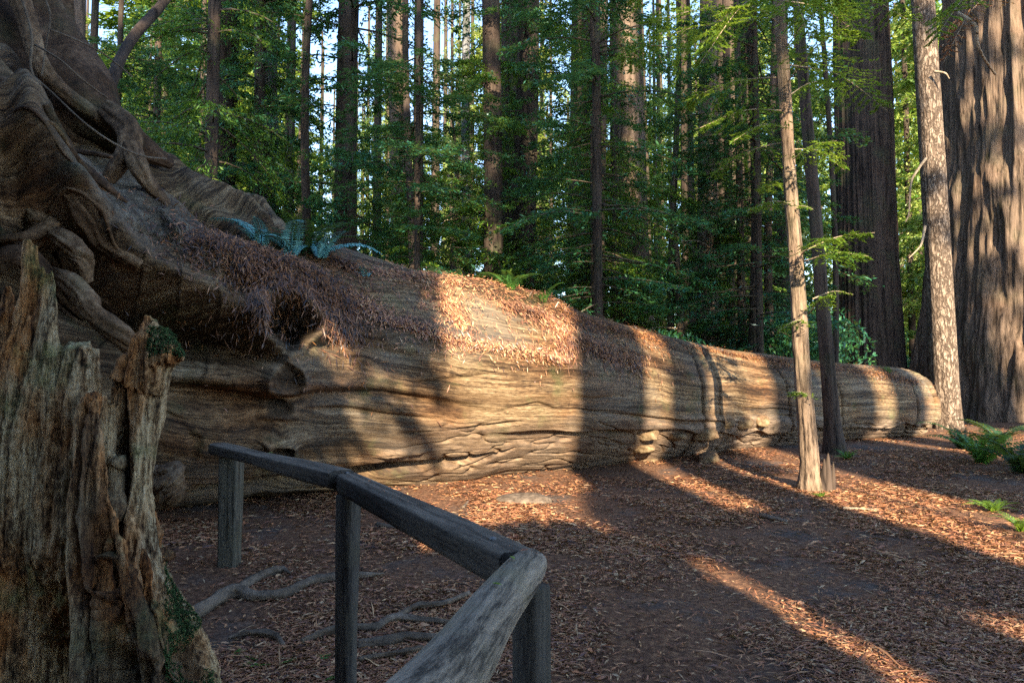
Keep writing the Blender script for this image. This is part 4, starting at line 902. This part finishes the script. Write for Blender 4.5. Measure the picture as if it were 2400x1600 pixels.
# named trees: (photo x of trunk at about y=600, width in photo px, distance, bark, crown, label)
NAMED = [
    (172, 46, 17, 'bark_red', None, 'brown bare trunk at upper left just above the root mass'),
    (520, 60, 23, 'bark_dark', 1, 'dark burled trunk behind the root end of the log'),
    (607, 52, 25, 'bark_grey', 3, 'grey trunk just left of the blue-green ferns'),
    (730, 20, 21, 'bark_dark', None, 'thin dark straight trunk above the blue-green ferns'),
    (820, 48, 22, 'bark_dark', 1, 'sturdy dark trunk with light patches right of the ferns'),
    (925, 46, 32, 'bark_red', 0, 'reddish trunk half hidden in foliage right of the sturdy dark one'),
    (960, 18, 21, 'bark_dark', None, 'very thin dark trunk standing before the reddish half hidden one'),
    (1100, 20, 30, 'bark_grey', 3, 'slim grey-green trunk left of the tall dark centre trunk'),
    (1140, 42, 24, 'bark_dark', 3, 'tall dark trunk at centre, left of the sunlit fern on the log'),
    (1232, 52, 26, 'bark_dark', 1, 'thick dark trunk directly behind the sunlit fern on the log'),
    (1380, 58, 34, 'bark_dark', 3, 'wide dark furrowed trunk behind the middle of the log'),
    (1412, 28, 27, 'bark_dark', None, 'narrow leaning dark trunk touching the wide furrowed one'),
    (1478, 72, 30, 'bark_red', 0, 'broad sunlit redwood trunk behind the middle of the log'),
    (1585, 16, 26, 'bark_dark', None, 'thin dark stem right of the broad sunlit trunk'),
    (1665, 46, 25, 'bark_red', 3, 'mottled brown trunk left of a broad black-shaded one'),
    (1712, 62, 34, 'bark_dark', None, 'broad black-shaded trunk right of the mottled brown one'),
    (1765, 24, 20, 'bark_dark', None, 'slender dark trunk left of the pale leaning trunk'),
    (1815, 18, 24, 'bark_dark', None, 'thinner dark trunk just left of the pale leaning trunk'),
    (1945, 12, 19, 'bark_dark', None, 'very thin stem left of the huge dark redwood'),
]
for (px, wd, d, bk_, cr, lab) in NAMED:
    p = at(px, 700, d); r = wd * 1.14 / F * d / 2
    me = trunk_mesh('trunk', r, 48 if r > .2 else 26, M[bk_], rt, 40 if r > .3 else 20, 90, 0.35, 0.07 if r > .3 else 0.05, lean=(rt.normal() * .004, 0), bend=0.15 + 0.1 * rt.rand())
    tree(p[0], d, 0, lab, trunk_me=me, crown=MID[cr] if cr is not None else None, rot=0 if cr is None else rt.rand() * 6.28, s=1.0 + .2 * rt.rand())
# huge redwoods
def giant(x, y, r, label, mat, segs=320, nz=240, h=60, nf=7.5, fur=0.11, flare=0.25):
    e = tree(x, y, 0, label, trunk_me=trunk_mesh('trunk', r, h, M[mat], rt, segs, nz, flare, fur, nfur=nf, taper=0.45)); return e
giant(at(2050, 700, 26)[0], 26.5, 1.06, 'huge dark redwood with furrowed bark standing behind the narrow end of the log', 'bark_dark')  # darker bark used here to stand in for shade on the trunk
giant(18.6, 23.6, 3.0, 'giant redwood filling the right edge with sun dappling its deep furrows', 'bark_giant', segs=560, nz=420, nf=7.0, fur=0.085, flare=0.30)
M['bark_plate'] = plate_mat()
e = tree(at(2212, 900, 18.9)[0], 18.9, 0, 'tall pale plated trunk lit by sun between the huge dark redwood and the giant', trunk_me=trunk_mesh('trunk', 0.33, 42, M['bark_plate'], rt, 90, 260, 0.22, 0.05, lean=(-0.020, 0), taper=0.5, bend=.05))
# pale leaning young trunk in front of the log, with its sprays
def along(pts, k_): C, _ = resample(pts, 1, 50); return C[int(k_ * 49)]
tp = on_ground(1903, 1148); T1 = [tp + np.array([0, 0, -.1]), at(1897, 1080, tp[1]), at(1880, 850, tp[1]), at(1868, 650, tp[1]), at(1850, 400, tp[1]), at(1835, 150, tp[1]), at(1822, -60, tp[1]), at(1805, -500, tp[1] + .4), at(1790, -1000, tp[1] + 1)]
e1 = empty('young_redwood', tp); tag(e1, 'pale slender young redwood leaning slightly in front of the narrow end of the log', 'redwood tree')
Vt, Ft = tube(T1, [.20, .125, .105, .094, .086, .080, .075, .06, .035], 60, 260, 0.22, 3.0, 3, stretch=0.06)
link('trunk', mesh_np('trunk', Vt - tp, Ft, M['bark_pale'], True), e1)
q2 = on_ground(1958, 1062); e2 = empty('dark_sapling', q2); tag(e2, 'thin dark leaning stem right behind the pale slender trunk', 'redwood tree')
T2 = [q2 + np.array([0, 0, -.1]), at(1950, 980, q2[1]), at(1935, 800, q2[1]), at(1915, 560, q2[1]), at(1893, 300, q2[1]), at(1874, 60, q2[1]), at(1862, -150, q2[1]), at(1850, -600, q2[1] + .5)]
Vt, Ft = tube(T2, [.24, .15, .13, .115, .105, .095, .085, .05], 40, 200, 0.16, 2.6, 6, stretch=0.05); link('trunk', mesh_np('trunk', Vt - q2, Ft, M['bark_dark'], True), e2)
sb = on_ground(1938, 1152); ss = empty('split_snag', sb); tag(ss, 'short dark splintered snag against the foot of the pale slender tree', 'snag')
for k_, (x0, x1, y1, r_) in enumerate(((1938, 1941, 1062, .055), (1952, 1953, 1085, .03), (1930, 1932, 1075, .045))):
    p0, p1 = on_ground(x0, 1150), at(x1, y1, sb[1]); Vt, Ft = tube([p0 - [0, 0, .1], (p0 + p1) / 2, p1], [r_ * 1.4, r_, .008], 14, 30, .3, 2, k_); link('splinter', mesh_np('splinter', Vt - sb, Ft, M['bark_dark'], True), ss)
def spray(parent, base, A, B, mat, n=500, wdt=0.30, leaf=(0.07, 0.02), name='branch', dead=0.0, rng=rt, twr=0.010, limb='dead_limb'):
    """one branch from A to B with flat leaf sprays"""
    A, B = np.asarray(A, float), np.asarray(B, float); mid = (A + B) / 2 + np.array([0, 0, 0.08 * np.linalg.norm(B - A)])
    C, r_ = resample([A, mid, B], [twr, twr * .7, twr * .3], 24); Vt, Ft = tube([A, mid, B], [twr, twr * .7, twr * .3], 6, 16)
    o = link(name, mesh_np(name, Vt - base, Ft, M[limb], True), parent)
    if n:
        k_ = rng.randint(0, 16, n); t = 0.25 + 0.75 * k_ / 16; P = C[(t * 23).astype(int)]; ax = unit(B - A); sd_ = unit(np.cross(ax, [0, 0, 1.0])); sg_ = np.where(rng.rand(n) < .5, -1, 1)[:, None]
        td = unit(sd_ * sg_ + ax * 0.6 + np.array([0, 0, -.35]) + 0.3 * np.stack([_h(k_, k_ * 0 + 1, k_ * 0), _h(k_, k_ * 0 + 2, k_ * 0), _h(k_, k_ * 0 + 3, k_ * 0)], -1))
        c = P + td * (wdt * (1.15 - t) * rng.rand(n))[:, None] * 1.3; up_ = unit(np.array([0, 0, 1.0]) + rng.normal(size=(n, 3)) * .3)
        d = unit(td * .7 + np.cross(td, up_) * np.where(rng.rand(n) < .5, -1, 1)[:, None] + rng.normal(size=(n, 3)) * .2)
        Vl_, Fl_ = ribbons(c, d, up_, leaf[0] * (0.5 + rng.rand(n)), leaf[1] * (0.6 + 0.8 * rng.rand(n)))
        link('foliage', mesh_np('foliage', Vl_ - base, Fl_, M[mat]), o)
    return o
d1 = tp[1]
for (x0, y0, dA, x1, y1, dB, n_, wd_) in [(1885, 612, 0, 2035, 600, -.9, 900, .45), (1880, 590, 0, 2050, 545, -.5, 700, .4), (1875, 600, 0, 1960, 560, -1.2, 500, .4), (1868, 480, 0, 1750, 495, -.6, 350, .3), (1862, 485, 0, 1905, 490, -.3, 60, .1),
                                        (1895, 735, 0, 1950, 690, -.6, 260, .25), (1892, 750, 0, 1825, 780, -.5, 220, .25), (1900, 930, 0, 1850, 925, -.5, 160, .2), (1905, 700, 0, 2000, 690, .5, 60, .1), (1840, 200, 0, 1990, 60, -1.5, 900, .7),
                                        (1835, 120, 0, 1960, -10, -.8, 900, .7), (1832, 60, 0, 1700, 20, -1.2, 900, .7), (1845, 300, 0, 1720, 330, -1.0, 500, .5), (1850, 380, 0, 1960, 330, -1, 400, .5), (1838, 180, 0, 1600, 240, 0.5, 800, .8), (1830, 30, 0, 1500, 60, 1, 1400, 1.1),
                                        (1840, 230, 0, 1960, 200, 1.0, 600, .6), (1826, 0, 0, 2030, 100, 1.5, 1200, .8), (1855, 420, 0, 1790, 450, 1, 300, .4), (1830, -40, 0, 1900, 100, -2.0, 900, .9), (1828, -60, 0, 2100, -30, -1.0, 1200, .9), (1850, 330, 0, 1660, 420, 1.5, 500, .5), (1826, -30, 0, 1640, 150, -1.5, 1300, 1.0), (1830, 40, 0, 1430, 150, 1.5, 1500, 1.2), (1826, 0, 0, 2150, 60, 2.5, 1300, 1.0), (1836, 150, 0, 2080, 260, 1.5, 1000, .8), (1845, 260, 0, 1640, 300, -.5, 700, .6), (1826, -60, 0, 1480, -20, -1, 1500, 1.2), (1850, 350, 0, 1980, 400, 1.2, 500, .5)]:
    spray(e1, tp, at(x0, y0, d1 + dA), at(x1, y1, d1 + dB), 'leaf_bright', n_, wd_, (0.075, 0.020))
# big branches hanging across the top right from the giant
gsp = empty('hanging_branch', at(2330, 60, 12.5)); tag(gsp, 'drooping leafy branch hanging before the giant redwood, top right corner', 'branch'); gb = at(2330, 60, 12.5)
spray(gsp, gb, at(2350, -60, 13.0), at(2180, 110, 11.5), 'leaf', 1500, .9, (.09, .024))
spray(gsp, gb, at(2330, -20, 13.0), at(2210, 150, 11.8), 'litter', 500, .6, (.09, .024))
Vt, Ft = tube([at(2245, 30, 12.4), at(2285, 60, 12.2), at(2290, 100, 12.2), at(2305, 135, 12.3), at(2333, 175, 12.6)], [.03, .032, .03, .025, .02], 8, 24); link('limb', mesh_np('limb', Vt - gb, Ft, M['dead_limb'], True), gsp)
# dead limbs on the pale plated trunk
for pts in ([(2170, 372, 18.4), (2150, 400, 18.2), (2135, 430, 18.2), (2130, 500, 18.2), (2122, 520, 18.2)], [(2168, 530, 18.4), (2160, 570, 18.2), (2150, 585, 18.2), (2130, 605, 18.1)], [(2190, 168, 18.4), (2215, 172, 18.2), (2225, 185, 18.2)]):
    P = [at(*p) for p in pts]; Vt, Ft = tube(P, np.linspace(.04, .012, len(P)), 6, 20); b_ = np.array(e.location); link('limb', mesh_np('limb', Vt - b_, Ft, M['dead_limb'], True), e)
# leaning dead pole top left
lp = at(240, 195, 9.5); Vt, Ft = tube([at(235, 260, 9.3), at(300, 105, 10), at(395, -10, 11), at(520, -200, 12.5)], [.09, .075, .07, .06], 14, 40, .15, 1.5, 2)
tag(link('leaning_pole', mesh_np('leaning_pole', Vt - lp, Ft, M['bark_dark'], True), None, lp), 'thin grey dead trunk leaning steeply behind the root mass, top left', 'dead tree')
# branches arching through the middle of the view
ab = [([(870, 40, 17), (760, 0, 17), (700, 10, 17)], None)]

# filler forest: things one can tell apart only as many look-alikes
fills = []
def ok(x, y, r):
    for (a, b_, c) in fills:
        if (a - x) ** 2 + (b_ - y) ** 2 < (c + r) ** 2: return False
    return True
WIN = [(745, 905, 75), (1040, 1120, 75), (1535, 1640, 75), (1270, 1300, 60)]
def relabel(lst, what):
    """tell look-alike fillers apart by the named trunk each stands beside"""
    seen = {}
    for e_, px_, d_ in sorted(lst, key=lambda q_: q_[2]):
        nm = min(NAMED, key=lambda q_: abs(q_[0] - px_)); short = ' '.join(nm[5].split()[:5]) if False else SHORT[NAMED.index(nm)]
        sd2 = 'left' if px_ < nm[0] else 'right'; k2 = (nm[0], sd2); seen[k2] = seen.get(k2, 0) + 1
        rank = ('nearest', 'second', 'third', 'fourth', 'fifth', 'sixth', 'seventh', 'eighth')[min(seen[k2] - 1, 7)]
        e_['label'] = '%s, %s %s of the %s' % (what, rank, sd2, short)
SHORT = ['brown upper left trunk', 'dark burled trunk', 'grey trunk left of the ferns', 'thin dark trunk above the ferns', 'sturdy dark trunk', 'reddish half hidden trunk', 'very thin dark trunk', 'slim grey-green trunk', 'tall dark centre trunk',
         'thick trunk behind the sunlit fern', 'wide furrowed trunk', 'narrow leaning trunk', 'broad sunlit trunk', 'thin dark stem', 'mottled brown trunk', 'broad black trunk', 'slender dark trunk', 'thinner dark trunk', 'stem by the huge redwood']
young = []; deep = []; bare = []
for px in (455, 690, 880, 1015, 1195, 1335, 1525, 1620, 1740, 1830):
    d = 30 + 18 * rt.rand(); x = (px - 1200) / F * d; fills.append((x, d, .8)); tree(x, d, .26 + .34 * rt.rand() ** 1.5, 'dark bare redwood trunk', 'dark trunks in the middle of the grove', trunk_me=TRK[0], rot=rt.rand() * 6, lean=(rt.normal() * .025, 0)); bare.append((last[0], px, d))
n_t = 0; tries = 0
while n_t < 34 and tries < 3000:
    tries += 1; d = 17 + 20 * rt.rand(); px = rt.rand() * 2700 - 150
    x = (px - 1200) / F * d
    if any(a - 60 < px < b_ + 60 for a, b_, m_ in WIN) or not ok(x, d, 1.6) or (px > 1800): continue
    fills.append((x, d, 1.6)); r = 0.08 + 0.12 * rt.rand(); k_ = rt.randint(4)
    tree(x, d, r, 'thin young redwood with drooping green sprays in the mid-distance', 'young redwoods behind the log', trunk_me=TRK[0], crown=MID[k_], s=0.65 + .4 * rt.rand(), rot=rt.rand() * 6.28, h=0.45 + .4 * rt.rand()); n_t += 1; young.append((last[0], px, d))
n_t = 0; tries = 0
while n_t < 26 and tries < 4000:
    tries += 1; d = 36 + 30 * rt.rand(); px = rt.rand() * 2800 - 200; x = (px - 1200) / F * d
    if any(a - 45 < px < b_ + 45 for a, b_, m_ in WIN) or not ok(x, d, 2.2) or 1890 < px < 2090: continue
    fills.append((x, d, 2.2)); r = 0.2 + 0.42 * rt.rand() ** 2; k_ = rt.randint(3)
    tree(x, d, r, 'distant straight redwood with green crown deep in the grove', 'redwoods deep in the grove', trunk_me=TRK[(0, 0, 2)[rt.randint(3)]], crown=(MID + FAR)[rt.randint(1, 7)], s=0.9 + .5 * rt.rand(), rot=rt.rand() * 6.28, h=0.8 + .35 * rt.rand()); n_t += 1; deep.append((last[0], px, d))
n_t = 0; tries = 0
while n_t < 110 and tries < 4000:
    tries += 1; d = 68 + 60 * rt.rand(); px = rt.rand() * 2900 - 250; x = (px - 1200) / F * d
    win = any(a - 10 < px < b_ + 10 for a, b_, m_ in WIN)
    if not ok(x, d, 3): continue
    fills.append((x, d, 3)); r = 0.2 + 0.28 * rt.rand()
    tree(x, d, r, 'far sunlit tree with pale yellow-green foliage at the edge of the grove', 'sunlit trees at the far edge', trunk_me=TRK[0], crown=FAR[3 if win else (0, 1, 4)[rt.randint(3)]], s=(0.8 if win else 1.0) + .5 * rt.rand(), rot=rt.rand() * 6.28, h=0.8 + .4 * rt.rand(), limbs=False); n_t += 1
for px, d in ((2140, 44), (2165, 58), (2120, 66), (2190, 75), (1540, 62), (1640, 70), (640, 55), (745, 72), (905, 64), (460, 50), (200, 48), (1090, 80), (560, 90)):
    x = (px - 1200) / F * d; tree(x, d, .22, 'far sunlit tree with pale yellow-green foliage at the edge of the grove', 'sunlit trees at the far edge', trunk_me=TRK[0], crown=FAR[4], s=.8, rot=px, h=.8, limbs=False)
relabel(young, 'thin young redwood with green sprays'); relabel(deep, 'distant straight redwood'); relabel(bare, 'dark bare trunk')
for k_ in range(34):
    a_, b__, _m = WIN[k_ % 4]; px = a_ + (b__ - a_) * rt.rand(); d = 60 + 50 * rt.rand(); x = (px - 1200) / F * d
    tree(x, d, .18 + .12 * rt.rand(), 'far sunlit tree with pale yellow-green foliage at the edge of the grove', 'sunlit trees at the far edge', trunk_me=TRK[0], crown=FAR[3], s=0.6 + .5 * rt.rand(), rot=rt.rand() * 6.28, h=0.6 + .6 * rt.rand(), limbs=False)
def snag(px, d, hgt, r, label):
    x = (px - 1200) / F * d; b_ = np.array([x, d, float(gz(x, d))]); e_ = empty('dead_snag', b_, px); tag(e_, label, 'dead tree')
    Vt, Ft = tube([(0, 0, -.2), (.1, 0, hgt * .4), (-.1, .1, hgt * .8), (.05, 0, hgt)], [r * 1.3, r, r * .7, r * .25], 16, 50, .3, 1.6, int(px)); link('trunk', mesh_np('trunk', Vt, Ft, M['limb'], True), e_)
    for k_ in range(9):
        z_ = hgt * (.25 + .08 * k_); a_ = k_ * 2.4; l_ = .5 + 1.3 * rt.rand()
        Vt, Ft = tube([(0, 0, z_), (math.cos(a_) * l_ * .5, math.sin(a_) * l_ * .5, z_ + .05), (math.cos(a_) * l_, math.sin(a_) * l_, z_ - .3)], [.035, .022, .006], 6, 10); link('dead_branch', mesh_np('dead_branch', Vt, Ft, M['dead_limb'], True), e_)
snag(1590, 24, 9.5, .13, 'bare dead snag with short branch stubs behind the middle of the log'); snag(1060, 25, 11, .12, 'bare dead snag left of the tall dark centre trunk')
# understory shrubs behind the log
def shrub_mesh(rng, n, rad, h, L, W, mat):
    a = rng.normal(size=(n, 3)); a = unit(a) * (rng.rand(n) ** .4)[:, None]; k_ = fbm(a * 2.2 + rng.rand() * 9, 2); a = a[k_ > -0.25]; m_ = len(a)
    c = a * np.array([rad, rad, h / 2]) + np.array([0, 0, h / 2]); d = unit(rng.normal(size=(m_, 3)) + np.array([0, 0, -.3])); up_ = unit(np.array([0, 0, 1.0]) + rng.normal(size=(m_, 3)) * .5)
    return mesh_np('shrub', *ribbons(c, d, up_, L * (.5 + rng.rand(m_)), W * (.6 + .8 * rng.rand(m_))), M[mat])
SH = [shrub_mesh(rt, 9000, 1.9, 2.6, .15, .05, 'leaf_teal'), shrub_mesh(rt, 8000, 1.6, 2.0, .15, .05, 'leaf'), shrub_mesh(rt, 9000, 2.0, 3.6, .16, .055, 'leaf_teal')]
for k_ in range(48):
    d = 16 + 32 * rt.rand() ** 1.1; px = rt.rand() * 2600 - 100; x = (px - 1200) / F * d
    yl = 9.9 + 0.6 * (x + 2.5)
    if d < yl + 4 or (px > 2150 and d < 22): continue
    o = link('understory_shrub', SH[k_ % 3], None, (x, d, float(gz(x, d)) - .2)); s_ = .7 + .5 * rt.rand(); o.scale = (s_, s_, s_); o.rotation_euler = (0, 0, rt.rand() * 6)
    tag(o, 'leafy dark green shrub in the understory behind the log', 'shrub', 'understory shrubs behind the log')

for k_ in range(60):
    d = 48 + 40 * rt.rand(); px = k_ * 44 - 80 + 20 * rt.rand(); x = (px - 1200) / F * d
    o = link('distant_shrub', SH[k_ % 3], None, (x, d, float(gz(x, d)) - .3)); s_ = 1.3 + .9 * rt.rand(); o.scale = (s_ * 1.5, s_ * 1.5, s_ * .8); o.rotation_euler = (0, 0, rt.rand() * 6)
    tag(o, 'low green thicket far back on the grove floor', 'shrub', 'thickets far back in the grove')

# ------------------------------------------------------------------ unseen trees and foliage behind the viewer, set to cast shade into view
def ux(u, y): return (u - y * math.sin(SUN_AZ)) / math.cos(SUN_AZ)
def shade_trunk(u0, u1, y, label, mat=0, crown=None, h=1.0, s=1.0, lean=(0, 0)):
    r = (u1 - u0) / 2 * 1.12
    tree(ux((u0 + u1) / 2, y), y, r, label, 'redwoods behind the viewer', trunk_me=TRK[mat], crown=crown, h=h, s=s, z=0, lean=lean)
lab_b = 'unseen redwood behind the viewer, shading the path'
for u0, u1, y in ((3.86, 4.86, -17), (6.5, 8.2, -22), (8.1, 9.9, -25), (10.35, 11.6, -19), (-4.6, -1.6, -20), (-8.5, -5.5, -26), (15.1, 17.9, -24)):
    shade_trunk(u0, u1, y, lab_b)
cb = np.array([ux(2.7, -14), -14, 0.0]); ce = empty('redwood_tree', cb); tag(ce, 'unseen redwood behind the viewer, curved to shape the shade', 'redwood tree')
Vt, Ft = tube([(ux(u_, -14), -14, z_) for u_, z_ in ((4.1, -.3), (3.75, 3), (3.3, 6), (3.0, 7.6), (2.78, 9.2), (2.70, 11), (2.70, 15), (2.70, 24), (2.70, 40))], [.6, .48, .42, .46, .62, .66, .66, .6, .4], 32, 120, .04, 1.5, 2)  # unseen trunk, bent so that a sun streak passes low beside it
link('trunk', mesh_np('trunk', Vt - cb, Ft, M['bark_dark'], True), ce)
DENSE = crown_pair('crown', M['leaf_teal'], rt, 0.4, 13.5, 3.4, 170, 420, 0.30, 0.13, 0.3, 0.3)  # unseen foliage mass added to keep stump, railing and root end shaded
for x_, y_, h_, s_ in ((-1.75, -7, .95, .85), (-0.95, -7.4, .86, .62), (-4.4, -7.5, 1.0, .9), (-7, -8, 1.1, 1.0), (-10, -8.5, 1.1, 1.1), (-13.5, -9, 1.0, 1.1), (-8.2, -12, 1.2, 1.1)):
    tree(x_, y_, .2, 'unseen dense evergreen added behind the viewer for shade', 'unseen evergreens added for shade', trunk_me=TRK[0], crown=DENSE, s=s_, h=h_, z=0)
LOW = shrub_mesh(rt, 26000, 1.6, 4.6, .28, .12, 'leaf_teal')  # unseen foliage added to keep sun off the near ground and railing
for x_, y_, s_ in ((1.4, -4.0, 1.0), (-1.2, -4.2, 1.15), (0.2, -5.2, .95), (-0.6, -6.2, 1.05)):
    o = link('shrub', LOW, None, (x_, y_, 0)); o.scale = (s_, s_, s_); tag(o, 'unseen tall shrub added behind the viewer for shade', 'shrub', 'unseen shrubs added for shade')
HIGH = crown_pair('crown', M['leaf_teal'], rt, 19.5, 36, 5.5, 95, 180, 0.50, 0.20, 0.3, 0.3)  # unseen crowns without trunks, added to shade the mid-distance forest
for u_, y_, s_ in ((-14, -22, 1.1), (-8, -20, 1.0), (-2, -22, 1.0), (4, -21, 1.0), (9.5, -23, 1.0), (16.4, -25, .55), (24.5, -24, .8), (28, -22, 1.1)):
    tree(ux(u_, y_), y_, .3, lab_b, 'redwoods behind the viewer', trunk_me=None, crown=HIGH, s=s_, z=0, h=1.0)
CLUMP = shrub_mesh(rt, 1100, .36, 2.0, .22, .07, 'leaf')  # unseen loose foliage added to dim the lower part of the pale trunk
tree(ux(5.7, -15), -15, .07, lab_b, 'redwoods behind the viewer', trunk_me=TRK[1], z=0, h=.5); o = link('crown', CLUMP, last[0], (-.3, 0, 10.5))
CL2 = shrub_mesh(rt, 1500, .55, 1.5, .22, .08, 'leaf')  # unseen foliage added to break up the sun streaks on the ground
link('crown', CL2, ce, (ux(3.65, -14.5) - cb[0], -.5, 7.75)); link('crown', CL2, ce, (ux(2.2, -14.5) - cb[0], -.5, 8.3))
THIN = crown_pair('crown', M['leaf'], rt, 9, 20, 3.0, 40, 160, 0.22, 0.07, 0.3, 0.3)
for u_, y_, s_ in ((2.6, -15, .8), (19.3, -20, .6), (22, -20, .8), (9, -26, 1.0)):
    tree(ux(u_, y_), y_, .12, lab_b, 'redwoods behind the viewer', trunk_me=TRK[1], crown=THIN, s=s_, z=0, h=.8)
print('objects', len(bpy.data.objects), 'verts', sum(len(m.vertices) for m in bpy.data.meshes))
